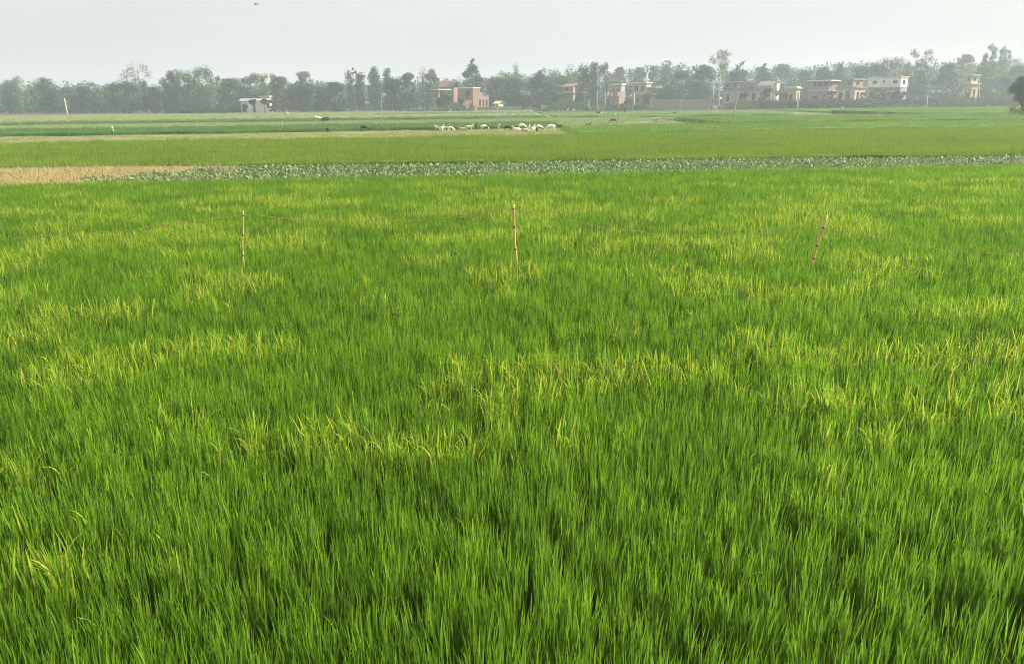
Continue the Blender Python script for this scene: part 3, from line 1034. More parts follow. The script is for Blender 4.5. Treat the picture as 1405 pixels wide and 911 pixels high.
# ------------------------------------------------------------------ buildings
BRICK = solid('brick_raw', (0.29, 0.18, 0.145), (0.21, 0.135, 0.11), scale=2.2)
BRICK_PINK = solid('brick_pink', (0.32, 0.235, 0.20), (0.20, 0.15, 0.13), scale=2.0)
MUDBRICK = solid('old_brick', (0.30, 0.235, 0.205), (0.19, 0.15, 0.135), scale=1.6)
CONC = solid('concrete_grey', (0.36, 0.33, 0.30), (0.25, 0.22, 0.20), scale=1.4)
WHITE = solid('white_wash', (0.72, 0.71, 0.69), (0.54, 0.53, 0.50), scale=0.9)
CREAM = solid('cream_paint', (0.56, 0.49, 0.38), (0.44, 0.37, 0.28), scale=1.0)
YEL = solid('yellow_paint', (0.44, 0.37, 0.25), (0.35, 0.29, 0.2), scale=1.0)
PALEGREEN = solid('pale_green_paint', (0.60, 0.68, 0.42), (0.48, 0.55, 0.33), scale=1.0)
TIN = solid('tin_sheet', (0.62, 0.63, 0.64), (0.48, 0.48, 0.48), scale=1.2, rough=0.45)
RUST = solid('rusty_roof', (0.20, 0.135, 0.125), (0.14, 0.10, 0.09), scale=1.0)
DARKGL = solid('dark_opening', (0.03, 0.032, 0.035), (0.02, 0.02, 0.022), scale=1, rough=0.25)
WOOD = solid('dark_wood', (0.11, 0.07, 0.045), None, scale=3)


def panel(mb, fix, axis, lo, hi, z0, z1, t, holes):
    """wall panel along axis ('x' or 'y') with rectangular holes, inner cell faces left out"""
    us = sorted(set([lo, hi] + [h for q in holes for h in q[:2]])); zs = sorted(set([z0, z1] + [h for q in holes for h in q[2:4]]))
    solidc = {}
    for i in range(len(us) - 1):
        for j in range(len(zs) - 1):
            cu, cz = (us[i] + us[i + 1]) / 2, (zs[j] + zs[j + 1]) / 2
            solidc[i, j] = not any(q[0] < cu < q[1] and q[2] < cz < q[3] for q in holes)

    def pt(u, d, z):
        return (u, fix + d, z) if axis == 'x' else (fix + d, u, z)
    for (i, j), s in solidc.items():
        if not s: continue
        a, b, c, d = us[i], us[i + 1], zs[j], zs[j + 1]
        for dd in (0, t):
            mb.quad(pt(a, dd, c), pt(b, dd, c), pt(b, dd, d), pt(a, dd, d))
        for (k, l, e) in ((i - 1, j, 'l'), (i + 1, j, 'r'), (i, j - 1, 'b'), (i, j + 1, 't')):
            if not solidc.get((k, l), False):
                if e == 'l': mb.quad(pt(a, 0, c), pt(a, t, c), pt(a, t, d), pt(a, 0, d))
                if e == 'r': mb.quad(pt(b, 0, c), pt(b, t, c), pt(b, t, d), pt(b, 0, d))
                if e == 'b': mb.quad(pt(a, 0, c), pt(b, 0, c), pt(b, t, c), pt(a, t, c))
                if e == 't': mb.quad(pt(a, 0, d), pt(b, 0, d), pt(b, t, d), pt(a, t, d))


class House:
    """seen corner-on: front from xl to xc, right side from xc to xr (pixels); origin = that corner"""
    def __init__(s, name, label, xl, xc, xr, Y, extra=None, cat='house'):
        X = P(xc, 135, Y).x
        beta = math.atan2(X, Y)
        wl = (xc - xl) * MPP(Y) / math.cos(beta) ; wr = max(0.3, xr - xc) * MPP(Y) / math.cos(beta)
        a = extra if extra is not None else math.atan2(wr, wl * 0.8)
        s.a = beta + a
        s.w = wl / math.cos(a); s.d = max(3.0, wr / math.sin(a))
        s.Y = Y; s.xc = xc
        s.root = thing(name, label, cat, (X, Y, 0), -s.a)

    def z(s, y):
        return P(s.xc, y, s.Y).z

    def storey(s, z0, z1, mat, front=(), side=(), x0=None, x1=0.0, d0=0.0, d1=None, part='wall', wmat=None, frame=None):
        x0 = -s.w if x0 is None else x0
        d1 = s.d if d1 is None else d1
        t = 0.22
        fw = [(x0 + (x1 - x0) * q[0], x0 + (x1 - x0) * q[1], z0 + (z1 - z0) * q[2], z0 + (z1 - z0) * q[3]) for q in front]
        sw = [(d0 + (d1 - d0) * q[0], d0 + (d1 - d0) * q[1], z0 + (z1 - z0) * q[2], z0 + (z1 - z0) * q[3]) for q in side]
        mb = MB()
        panel(mb, d0, 'x', x0, x1, z0, z1, t, fw)
        panel(mb, d1 - t, 'x', x0, x1, z0, z1, t, [])
        panel(mb, x0, 'y', d0 + t, d1 - t, z0, z1, t, [])
        panel(mb, x1 - t, 'y', d0 + t, d1 - t, z0, z1, t, sw)
        mb.build(part, mat, s.root)
        for q, hq in list(zip(front, fw)) + [(None, None)]:
            if q is None: break
            kind = q[4] if len(q) > 4 else 'window'
            if kind == 'open': continue
            s.opening(kind, hq, d0, 'x', frame)
        for q, hq in zip(side, sw):
            kind = q[4] if len(q) > 4 else 'window'
            if kind == 'open': continue
            s.opening(kind, hq, x1, 'y', frame)

    def opening(s, kind, hq, at, axis, frame):
        a, b, c, d = hq
        e = 0.07
        f = MB()
        dep = (0.04, 0.11)

        def bx(mb, u0, u1, z0, z1, g0, g1):
            if axis == 'x': mb.box(u0, u1, at + g0, at + g1, z0, z1)
            else: mb.box(at - g1, at - g0, u0, u1, z0, z1)
        if kind == 'door':
            bx(f, a + 0.01, b - 0.01, c + 0.01, d - 0.01, 0.08, 0.13)
            f.build('door', WOOD, s.root)
            return
        bx(f, a, a + e, c, d, *dep); bx(f, b - e, b, c, d, *dep)
        bx(f, a + e, b - e, c, c + e, *dep); bx(f, a + e, b - e, d - e, d, *dep)
        m = (a + b) / 2
        bx(f, m - 0.03, m + 0.03, c + e, d - e, *dep)
        fo = f.build('window', frame or WOOD, s.root)
        g = MB()
        bx(g, a + 0.01, b - 0.01, c + 0.01, d - 0.01, 0.125, 0.14)
        g.build('pane', DARKGL, fo)

    def slab(s, z, th, mat, over=0.35, part='roof', x0=None, x1=0.0, d0=0.0, d1=None):
        x0 = -s.w if x0 is None else x0
        d1 = s.d if d1 is None else d1
        MB().box(x0 - over, x1 + over, d0 - over, d1 + over, z + 0.003, z + th).build(part, mat, s.root)

    def gable(s, z, rise, mat, over=0.5, part='roof', x0=None, x1=0.0, d0=0.0, d1=None):
        x0 = (-s.w if x0 is None else x0) - over; x1 += over
        d1 = (s.d if d1 is None else d1) + over; d0 -= over
        m = (d0 + d1) / 2
        b = MB()
        t = 0.09
        A = [(x0, d0, z), (x1, d0, z), (x1, m, z + rise), (x0, m, z + rise), (x0, d1, z), (x1, d1, z)]
        U = [(p[0], p[1], p[2] + t) for p in A]
        b.quad(U[0], U[1], U[2], U[3]); b.quad(U[3], U[2], U[5], U[4])
        b.quad(A[0], A[3], A[2], A[1]); b.quad(A[3], A[4], A[5], A[2])
        b.quad(A[0], A[1], U[1], U[0]); b.quad(A[4], U[4], U[5], A[5])
        b.quad(A[0], U[0], U[3], A[3]); b.quad(A[3], U[3], U[4], A[4])
        b.quad(A[1], A[2], U[2], U[1]); b.quad(A[2], A[5], U[5], U[2])
        b.build(part, mat, s.root)

    def post(s, x, y, z0, z1, mat, r=0.14, part='column'):
        MB().box(x - r, x + r, y - r, y + r, z0, z1).build(part, mat, s.root)


# white shed behind the papaya plants
H = House('white_shed', 'whitewashed shed half hidden behind two papaya plants', 333, 369, 372, 245, 0.25, cat='shed')
zt = H.z(139)
H.storey(0, zt, WHITE, front=[(0.42, 0.5, 0.0, 0.75, 'door')])
H.gable(zt, 0.7, CONC, 0.4)
# small roof behind it
H = House('small_house', 'small house with pale roof showing over the white shed', 358, 368, 371, 262, 0.3)
H.storey(0, H.z(133), CREAM, front=[(0.3, 0.6, 0.5, 0.8)]); H.slab(H.z(133), 0.25, WHITE, 0.5)

# pavilion with pale roof edge
H = House('open_pavilion', 'low house with pale roof edge and open columned terrace left of the brick house', 594, 602, 616, 250, 0.9)
z1, z2 = H.z(135), H.z(124)
H.storey(0, z1, CONC, side=[(0.25, 0.5, 0.3, 0.75)])
H.slab(z1, 0.15, CONC, 0.1, 'floor_slab')
for k in range(4):
    H.post(-0.2, 0.3 + (H.d - 0.6) * k / 3, z1 + 0.15, z2, CREAM)
H.storey(z1 + 0.153, z2, BRICK, x1=-2.0, part='inner_wall')
H.slab(z2, 0.35, CREAM, 0.6)
# maroon roof behind
H = House('brick_house', 'house with long rusty brown roof behind the open pavilion', 604, 622, 628, 268, 0.35)
H.storey(0, H.z(120), BRICK, front=[(0.2, 0.4, 0.5, 0.8), (0.6, 0.8, 0.5, 0.8)]); H.gable(H.z(120), 1.9, RUST, 0.5)

# the unfinished brick house
H = House('brick_house', 'unfinished two-storey brick house with a sunlit ragged side wall and pale flat roof', 629, 649, 671, 238, 0.82)
zb, zm, zt = 0, H.z(136.5), H.z(121.5)
w1 = H.d * 0.28
H.storey(0, zm, BRICK, front=[(0.05, 0.9, 0.15, 0.9, 'open')], side=[(0.38, 0.48, 0.45, 0.98, 'window'), (0.6, 0.7, 0.45, 0.98, 'window'), (0.82, 0.91, 0.45, 0.98, 'window')])
H.storey(zm, zt, BRICK, d1=w1 * 1.6, front=[(0.5, 0.8, 0.3, 0.75, 'open')], part='upper_wall')
H.slab(zt, 0.32, WHITE, 0.12, 'roof', d1=w1 * 1.6)
for k in range(3):
    H.post(-H.w * (0.25 + 0.3 * k), -0.25, 0, zm, CREAM)
# stepped remains of the upper side wall
mb = MB()
for k, (u0, u1, hh) in enumerate([(0.36, 0.5, 0.62), (0.5, 0.56, 0.35), (0.56, 0.64, 0.6), (0.64, 0.76, 0.28), (0.76, 0.82, 0.52), (0.82, 0.9, 0.2), (0.9, 0.99, 0.42)]):
    mb.box(-0.24, -0.004, w1 * 1.6 + 0.01 + (H.d - w1 * 1.6) * (u0 - 0.36) / 0.64, w1 * 1.6 + (H.d - w1 * 1.6) * (u1 - 0.36) / 0.64, zm + 0.004, zm + (zt - zm) * hh)
mb.build('ragged_wall', BRICK_PINK, H.root)
H = House('straw_shed', 'small pale yellow shed right of the unfinished brick house', 678, 684, 688, 240, 0.5, cat='shed')
H.storey(0, H.z(143), CREAM, front=[(0.35, 0.65, 0, 0.8, 'door')]); H.gable(H.z(143), 0.8, CREAM, 0.35)

# long brown roofed house
H = House('long_house', 'long low brown-roofed house half hidden by trees in the centre', 752, 786, 800, 256, 0.38)
z1 = H.z(128)
H.storey(0, z1, MUDBRICK, front=[(0.12, 0.22, 0.4, 0.8), (0.4, 0.5, 0.4, 0.8), (0.7, 0.8, 0.4, 0.8)])
H.slab(z1, 0.4, CREAM, 0.5, 'parapet')
H.storey(z1 + 0.41, H.z(119.5), MUDBRICK, x0=-H.w * 0.45, part='upper_wall', front=[(0.3, 0.55, 0.25, 0.75)])
H.gable(H.z(119.5), 1.0, RUST, 0.3, x0=-H.w * 0.45)
H = House('roof_room', 'small pinkish room block at the right end of the long brown-roofed house', 789, 798, 801, 250, 0.35, cat='house')
H.storey(0, H.z(118), MUDBRICK, front=[(0.35, 0.65, 0.62, 0.8)]); H.slab(H.z(118), 0.2, CONC, 0.15)

# small brick house with dark doorway
H = House('small_brick_house', 'small square brick house with a dark door and ruined upper wall', 832, 849, 858, 232, 0.5)
z1 = H.z(133.5)
H.storey(0, z1, MUDBRICK, front=[(0.06, 0.26, 0.32, 0.82, 'door')], frame=WOOD)
H.slab(z1, 0.22, MUDBRICK, 0.12, 'floor_slab')
H.storey(z1 + 0.224, H.z(125), MUDBRICK, x0=-H.w * 0.75, d0=0.5, front=[(0.05, 0.2, 0.0, 0.7, 'open'), (0.7, 0.9, 0.0, 0.8, 'open')], part='upper_wall')
H.post(-0.3, 0.3, z1 + 0.224, H.z(127), WHITE, 0.2); H.post(-H.w + 0.3, 0.3, z1 + 0.224, H.z(126.5), WHITE, 0.2)
H = House('white_house', 'pale house with white roof edge showing above the small brick house', 836, 852, 857, 255, 0.3)
H.storey(0, H.z(117), CONC, front=[(0.25, 0.45, 0.68, 0.85), (0.6, 0.8, 0.68, 0.85)]); H.slab(H.z(117), 0.4, WHITE, 0.3)

# mast house
H = House('concrete_house', 'grey two-level house with white awning beside the pale green mast', 868, 886, 897, 246, 0.5)
z1, z2 = H.z(130), H.z(114.5)
H.storey(0, z1, BRICK_PINK, front=[(0.3, 0.5, 0.4, 0.8)], side=[(0.4, 0.6, 0.4, 0.8)])
H.slab(z1, 0.2, CREAM, 0.5, 'floor_slab')
H.storey(z1 + 0.21, z2, CONC, front=[(0.15, 0.4, 0.25, 0.75), (0.62, 0.82, 0.25, 0.75)], part='upper_wall', d1=H.d * 0.6)
H.slab(z2, 0.3, WHITE, 0.35, d1=H.d * 0.6)
MB().box(-0.2, 2.9, 0.6, H.d, H.z(120.5), H.z(120.5) + 0.18).build('awning', TIN, H.root)
m = MB()
mx = P(887, 120, 250)
rt = thing('slim_minaret', 'slim pale green minaret-like mast rising over the grey house', 'tower', (mx.x, 250, 0))
hz = P(887, 101, 250).z
MB().tube([(0, 0, 0), (0, 0, hz * 0.8)], [0.55, 0.5], 10).build('shaft', PALEGREEN, rt, True)
MB().tube([(0, 0, hz * 0.8), (0, 0, hz * 0.81), (0, 0, hz * 0.84), (0, 0, hz * 0.845)], [0.52, 0.85, 0.85, 0.4], 10).build('gallery', PALEGREEN, rt)
MB().tube([(0, 0, hz * 0.845), (0, 0, hz * 0.93), (0, 0, hz)], [0.4, 0.36, 0.04], 10).build('spire', PALEGREEN, rt)

# pink-topped concrete house
H = House('concrete_house', 'grey concrete house with a pink roof room and tin lean-to roof', 993, 1003, 1040, 228, 1.05)
z1 = H.z(123)
H.storey(0, z1, CONC, front=[(0.4, 0.75, 0.42, 0.75)], side=[(0.3, 0.42, 0.45, 0.8), (0.72, 0.84, 0.45, 0.8)])
H.slab(z1, 0.28, RUST, 0.4, 'roof')
H.storey(z1 + 0.29, H.z(112.5), BRICK_PINK, d1=H.d * 0.32, x1=-0.5, part='roof_room', front=[(0.3, 0.6, 0.2, 0.7)], side=[(0.3, 0.6, 0.1, 0.75, 'door')])
H.slab(H.z(112.5), 0.16, TIN, 0.45, 'tin_roof', d1=H.d * 0.34, x1=-0.5)
# low grey house
H = House('low_grey_house', 'low grey-roofed house with a white gable end behind the dark bush', 1042, 1058, 1063, 246, 0.4)
H.storey(0, H.z(118), CONC, front=[(0.3, 0.6, 0.4, 0.8)]); H.gable(H.z(118), 1.3, CONC, 0.4)
H.storey(0, H.z(115), WHITE, x0=-1.1, x1=0.9, d0=H.d * 0.5, d1=H.d * 0.5 + 2, part='gable_block')
# yellow
H = House('yellow_house', 'small yellow flat-roofed house behind banana plants', 1077, 1092, 1096, 226, 0.35)
H.storey(0, H.z(122), YEL, front=[(0.1, 0.3, 0.35, 0.78), (0.45, 0.7, 0.0, 0.75, 'door')], side=[(0.35, 0.65, 0.4, 0.8)])
H.slab(H.z(122), 0.25, CREAM, 0.45)
H.storey(H.z(122) + 0.26, H.z(118.5), CREAM, x0=-H.w, part='parapet')
# white-roofed
H = House('two_storey_house', 'two-storey house with open veranda under a flat white roof', 1113, 1136, 1146, 232, 0.45)
z1, z2 = H.z(125.5), H.z(111.5)
H.storey(0, z1, BRICK_PINK, front=[(0.12, 0.5, 0.25, 0.75, 'window'), (0.66, 0.86, 0.0, 0.8, 'door')], side=[(0.3, 0.6, 0.4, 0.8)])
H.slab(z1, 0.25, CREAM, 0.45, 'floor_slab')
H.storey(z1 + 0.26, z1 + 1.2, BRICK_PINK, part='balcony_wall', d1=1.2)
H.storey(z1 + 0.262, z2, BRICK, d0=1.5, part='upper_wall', front=[(0.08, 0.3, 0.3, 0.85), (0.42, 0.55, 0.0, 0.85, 'door'), (0.65, 0.9, 0.3, 0.85)])
for k in range(4):
    H.post(-H.w + 0.3 + (H.w - 0.6) * k / 3, 0.2, z1 + 1.203, z2, CONC)
H.slab(z2, 0.28, WHITE, 0.7)
# pink palm house
H = House('pink_house', 'pink and brown two-storey house behind ragged palms', 1151, 1172, 1184, 226, 0.5)
z1, z2 = H.z(121), H.z(110)
H.storey(0, z1, CREAM, front=[(0.1, 0.3, 0.4, 0.8), (0.5, 0.72, 0.3, 0.85)], side=[(0.2, 0.4, 0.4, 0.8), (0.6, 0.8, 0.4, 0.8)])
H.slab(z1, 0.3, BRICK_PINK, 0.4, 'floor_slab')
H.storey(z1 + 0.31, z2, BRICK_PINK, x0=-H.w * 0.85, x1=-H.w * 0.15, part='upper_wall', front=[(0.55, 0.8, 0.25, 0.75)], side=[(0.3, 0.6, 0.25, 0.75)])
H.slab(z2, 0.2, BRICK_PINK, 0.3, x0=-H.w * 0.85, x1=-H.w * 0.15)
# grey block
H = House('grey_block', 'long grey block with pale roof edge adjoining the white house', 1168, 1198, 1203, 246, 0.3)
H.storey(0, H.z(109.5), CONC, front=[(0.1, 0.2, 0.72, 0.88), (0.35, 0.45, 0.72, 0.88)]); H.slab(H.z(109.5), 0.35, WHITE, 0.3)
# white house
H = House('white_house', 'white upper-storey house with dark windows and a sunlit cream end wall', 1196, 1233, 1241, 230, 0.36)
z0, z1 = H.z(120.5), H.z(106.5)
H.storey(0, z0, CONC, front=[(0.35, 0.5, 0.3, 0.85, 'open'), (0.1, 0.25, 0.4, 0.8)], part='lower_wall', d0=0.6)
H.slab(z0, 0.18, CONC, 0.1, 'floor_slab')
H.storey(z0 + 0.182, z1, WHITE, front=[(0.14, 0.27, 0.36, 0.72), (0.46, 0.52, 0.4, 0.72), (0.76, 0.9, 0.36, 0.72)], side=[(0.3, 0.65, 0.25, 0.75)])
H.slab(z1, 0.28, CREAM, 0.22)
H.gable(z0 - 1.3, 0.5, RUST, 0.1, 'porch_roof', x0=-H.w * 0.5, d0=-2.2, d1=0.3)
# yellow narrow
H = House('yellow_house', 'narrow tall yellow house half hidden by palms near the right edge', 1318, 1331, 1338, 236, 0.45)
z1, z2 = H.z(116), H.z(104)
H.storey(0, z1, YEL, front=[(0.55, 0.85, 0.35, 0.8)], side=[(0.3, 0.6, 0.35, 0.8)]); H.slab(z1, 0.2, CREAM, 0.5, 'floor_slab')
H.storey(z1 + 0.21, z2, YEL, x0=-H.w * 0.75, x1=-0.4, part='upper_wall', front=[(0.5, 0.8, 0.3, 0.75)], side=[(0.3, 0.65, 0.3, 0.75)]); H.slab(z2, 0.25, CREAM, 0.6, x0=-H.w * 0.75, x1=-0.4)


# boundary walls
def bwall(label, a, b, ytop, Y, mat, name='brick_wall'):
    p, q = P(a, 145, Y), P(b, 145, Y)
    h = P((a + b) / 2, ytop, Y).z
    root = thing(name, label, 'wall', (p.x, Y, 0))
    Lw = q.x - p.x
    MB().box(0, Lw, 0, 0.25, 0, h).build('panel', mat, root)
    k = max(2, int(Lw / 6))
    for i in range(k + 1):
        x = Lw * i / k
        MB().box(x - 0.22, x + 0.22, -0.09, 0.34, 0, h + 0.18).build('pier', CONC, root)
    MB().box(0, Lw, -0.05, 0.3, h + 0.003, h + 0.08).build('coping', CONC, root)


bwall('long pink-brown brick boundary wall under the dark trees', 893, 975, 137, 228, BRICK_PINK)
bwall('low brick boundary wall in front of the unfinished brick house', 655, 714, 147, 234, BRICK_PINK)
bwall('low greyish wall left of the unfinished brick house', 590, 628, 147.5, 240, CONC)
bwall('short pale wall stub under the trees left of the small brick house', 743, 752, 145, 240, CONC)
bwall('low pale wall at the foot of the left pale-trunked grove', 230, 322, 153, 248, CONC)

# ------------------------------------------------------------------ banana, papaya, palms
BAN = leafmat('banana_leaf', (0.06, 0.11, 0.03), (0.16, 0.24, 0.07), None, transl=0.35, patch=0.2, inst=False)
PALM = leafmat('palm_frond', (0.08, 0.08, 0.04), (0.19, 0.17, 0.09), None, transl=0.3, patch=0.2, inst=False)


def frondplant(name, label, cat, px, ybase, ytop, wpx, Y, mat, nl, seed, wide, group):
    rng = np.random.default_rng(seed)
    top = P(px, ytop, Y)
    root = thing(name, label, cat, (top.x, Y, 0), 0, group)
    Hh = top.z; Wd = wpx * MPP(Y)
    th = Hh * 0.6
    MB().tube([(0, 0, -0.1), (0.05, 0, th * 0.5), (0.1, 0, th)], [0.16, 0.13, 0.1], 7).build('trunk', BARK[0], root, True)
    mb = MB(); rn = []
    for k in range(nl):
        az = k / nl * 6.283 + rng.uniform(-0.3, 0.3); a = rng.uniform(0.1, 0.7); bd = rng.uniform(1.2, 2.1)
        ll = (Hh - th) * rng.uniform(1.0, 1.35) if k % 2 else Wd * 0.62
        x = 0.1; z = th - 0.1 + 0.2 * rng.random(); q = []
        S = 6
        for j in range(S + 1):
            t = j / S
            hw = wide * math.sin(math.pi * (0.08 + 0.9 * t)) * 0.5 * rng.uniform(0.8, 1.1)
            q.append([(x * math.cos(az) - s * hw * math.sin(az), x * math.sin(az) + s * hw * math.cos(az), z - abs(s) * hw * 0.3) for s in (-1, 1)])
            ang = a + bd * t * t
            x += ll / S * math.sin(ang); z += ll / S * math.cos(ang)
        for j in range(S):
            mb.quad(q[j][0], q[j][1], q[j + 1][1], q[j + 1][0]); rn += [rng.random()] * 4
    o = mb.build('leaves', mat, root)
    at = o.data.attributes.new('rnd', 'FLOAT', 'POINT'); at.data.foreach_set('value', np.array(rn, np.float32))
    return root


frondplant('papaya_plant', 'papaya plant with a mop of leaves before the white shed, left one', 'plant', 346, 155, 136, 17, 236, FOL[0], 20, 3, 1.7, 'plants before the white shed')
frondplant('papaya_plant', 'papaya plant with drooping leaves before the right half of the white shed', 'plant', 362, 155, 136, 16, 236, FOL[0], 18, 4, 1.2, 'plants before the white shed')
for i, (px, yt, wv, lb) in enumerate([
    (1067, 119, 12, 'pale banana plant right beside the dark dense bush'), (1074, 122, 10, 'banana plant touching the left corner of the small yellow house'),
    (1083, 125, 10, 'low banana plant before the door of the small yellow house'), (1163, 121, 12, 'ragged palm before the left part of the pink house'),
    (1176, 118, 13, 'taller ragged palm before the right part of the pink house'), (1284, 122, 13, 'banana plant at the foot of the weeping bamboo clump'),
    (1295, 119, 13, 'banana plant below the dark spreading tree'), (1308, 116, 15, 'brownish drooping palm left of the narrow yellow house'),
    (1319, 112, 16, 'brownish tall palm leaning over the narrow yellow house'), (1331, 122, 12, 'small palm at the foot of the narrow yellow house'),
    (1348, 116, 15, 'dark palm right of the narrow yellow house'), (1366, 120, 12, 'pale banana plant under the hazy round tree'), (1378, 122, 12, 'banana plant left of the right-edge tree')]):
    pal = 'palm' in lb
    frondplant('palm' if pal else 'banana_plant', lb, 'palm' if pal else 'plant', px, 150, yt, wv, 224 + (i * 3) % 8, PALM if pal else BAN, 10, 20 + i, 0.45 if pal else 0.8, 'palms and banana plants by the houses')

# tree at the right edge with hanging dry fronds
Yr = G(1398, 164).y
rt = make_tree('near leafy tree cut by the right edge, with drooping stems beneath', 1411, 104, 38, Yr, 'dome', 1, 77, 0, dens=1.6, group=None, name='roadside_tree', cb0=0.42, lf=0.42)
DRY = leafmat('drooping_stem', (0.28, 0.33, 0.09), (0.48, 0.50, 0.18), None, transl=0.35, patch=0.15, inst=False)
rng_ = np.random.default_rng(9)
for i in range(5):
    px = 1384 + i * 5.2
    g0 = P(px, 164, Yr)
    mb = MB(); rn = []
    root = None
    for k in range(9):
        a = rng_.uniform(-0.5, 0.5); x0 = rng_.uniform(-0.12, 0.12); hh = rng_.uniform(1.0, 1.75)
        pts = [(x0, 0, 0.0), (x0 + a * 0.1, 0.02, hh * 0.6), (x0 + a * 0.4, rng_.uniform(-0.2, 0.2), hh), (x0 + a, rng_.uniform(-0.3, 0.3), hh * 0.72)]
        mb.tube(pts, [0.035, 0.05, 0.075, 0.02], 4)
    o = mb.build('drooping_shrub', DRY)
    at = o.data.attributes.new('rnd', 'FLOAT', 'POINT'); at.data.foreach_set('value', rng_.random(len(o.data.vertices)).astype(np.float32))
    o.location = (g0.x, Yr - 0.3 + 0.15 * (i % 2), 0)
    tag(o, 'yellowish drooping shrub stem bunch standing under the right-edge tree', 'shrub', 'drooping shrubs under the right-edge tree')
mound = MB()
c = G(1400, 166)
rim = [(math.cos(t) * 4.2 * (1 + 0.15 * math.sin(3 * t)), math.sin(t) * 1.6, 0.0) for t in np.linspace(0, 6.283, 19)[:-1]]
top = [(p[0] * 0.6, p[1] * 0.6, 0.42) for p in rim]
for k in range(18):
    j = (k + 1) % 18
    mound.quad(rim[k], rim[j], top[j], top[k])
mound.v += top; mound.f.append(tuple(range(len(mound.v) - 18, len(mound.v))))
mo = mound.build('earth_mound', bare); mo.location = (c.x + 2.0, c.y - 0.4, 0)
tag(mo, kind='structure')

# ------------------------------------------------------------------ poles
POLEW = solid('pale_pole', (0.70, 0.68, 0.60), (0.52, 0.5, 0.42), scale=3)
POLEB = solid('bamboo_pole', (0.36, 0.36, 0.24), (0.28, 0.28, 0.18), scale=3)
POLER = solid('reddish_pole', (0.40, 0.24, 0.17), (0.3, 0.17, 0.12), scale=3)


def pole(label, pb, pt, mat, r, Y=None, name='bamboo_pole', mid=None):
    Yb = Y or G(pb[0], pb[1]).y
    a = P(*pb, Yb); b = P(*pt, Yb)
    d = b - a
    foot = a - d * (a.z / d.z)
    pts = [Vector((0, 0, 0))]
    if mid:
        pts.append(P(*mid, Yb) - foot)
    else:
        pts.append((b - foot) * 0.5 + Vector((0.03, 0, 0)))
    pts.append(b - foot)
    o = MB().tube(pts, [r, r * 0.9, r * 0.6], 7).build(name, mat, None, True)
    o.location = foot
    return tag(o, label, 'pole', 'poles in the far fields')


pole('white pole leaning left against the left dark trees', (92.5, 158), (88.3, 135), POLEW, 0.14, 200)
pole('thin pale stick in the fields in front of the left grove', (270.5, 186), (268.5, 157), POLEB, 0.022)
pole('short thin stick in the field below the olive brown tree', (387, 181), (387, 166), POLEB, 0.035)
pole('thin tall bamboo pole in front of the central tall pair of trees', (522, 180), (523.5, 136), POLEB, 0.032)
pole('thin leaning pole with reddish tip right of the brick house', (680.5, 177), (682.5, 146), POLEB, 0.045)
pole('thin reddish pole in front of the small square brick house', (848.5, 166), (849.5, 130), POLER, 0.05)
pole('pale bamboo pole leaning right in the bright rice', (1003.5, 170), (1011.5, 134), POLEB, 0.09)
pole('forked pale post before the brown hedge', (1271, 150.5), (1273, 131), POLEW, 0.10, 200)
pole('white straight pole above the end of the long brick wall', (978.5, 139), (979.5, 118), POLEW, 0.14, 231)
pole('white pole bent at its foot left of the grey mast house', (866.5, 149), (870.5, 128), POLEW, 0.13, 222, mid=(870, 143))
pole('short white post in front of the brown hedge', (1156.5, 151), (1156.5, 146.5), POLEW, 0.14, 196, name='post')
pole('slim white post standing in the hedge right of the yellow house', (1094.5, 146), (1094.5, 136), POLEW, 0.13, 204, name='post')
pole('white slender mast before the hazy round tree', (1344, 135), (1344, 103), POLEW, 0.10, 240)

# ------------------------------------------------------------------ animals (one continuous skinned mesh each)
def skin_mesh(name, vs_, es, rs, sub=1):
    me = bpy.data.meshes.new(name)
    me.from_pydata(vs_, es, [])
    o = bpy.data.objects.new(name, me)
    COL.objects.link(o)
    md = o.modifiers.new('s', 'SKIN')
    if not me.skin_vertices:
        bm = bmesh.new(); bm.from_mesh(me); bm.verts.layers.skin.verify(); bm.to_mesh(me); bm.free()
    for i, r_ in enumerate(rs):
        rr_ = r_ if isinstance(r_, tuple) else (r_, r_)
        me.skin_vertices[0].data[i].radius = rr_
        me.skin_vertices[0].data[i].use_root = (i == 0)
    s2 = o.modifiers.new('u', 'SUBSURF'); s2.levels = sub; s2.render_levels = sub
    dg = bpy.context.evaluated_depsgraph_get()
    dg.update()
    out = bpy.data.meshes.new_from_object(o.evaluated_get(dg))
    out.name = name
    out.materials.clear()
    out.shade_smooth()
    bpy.data.objects.remove(o)
    return out


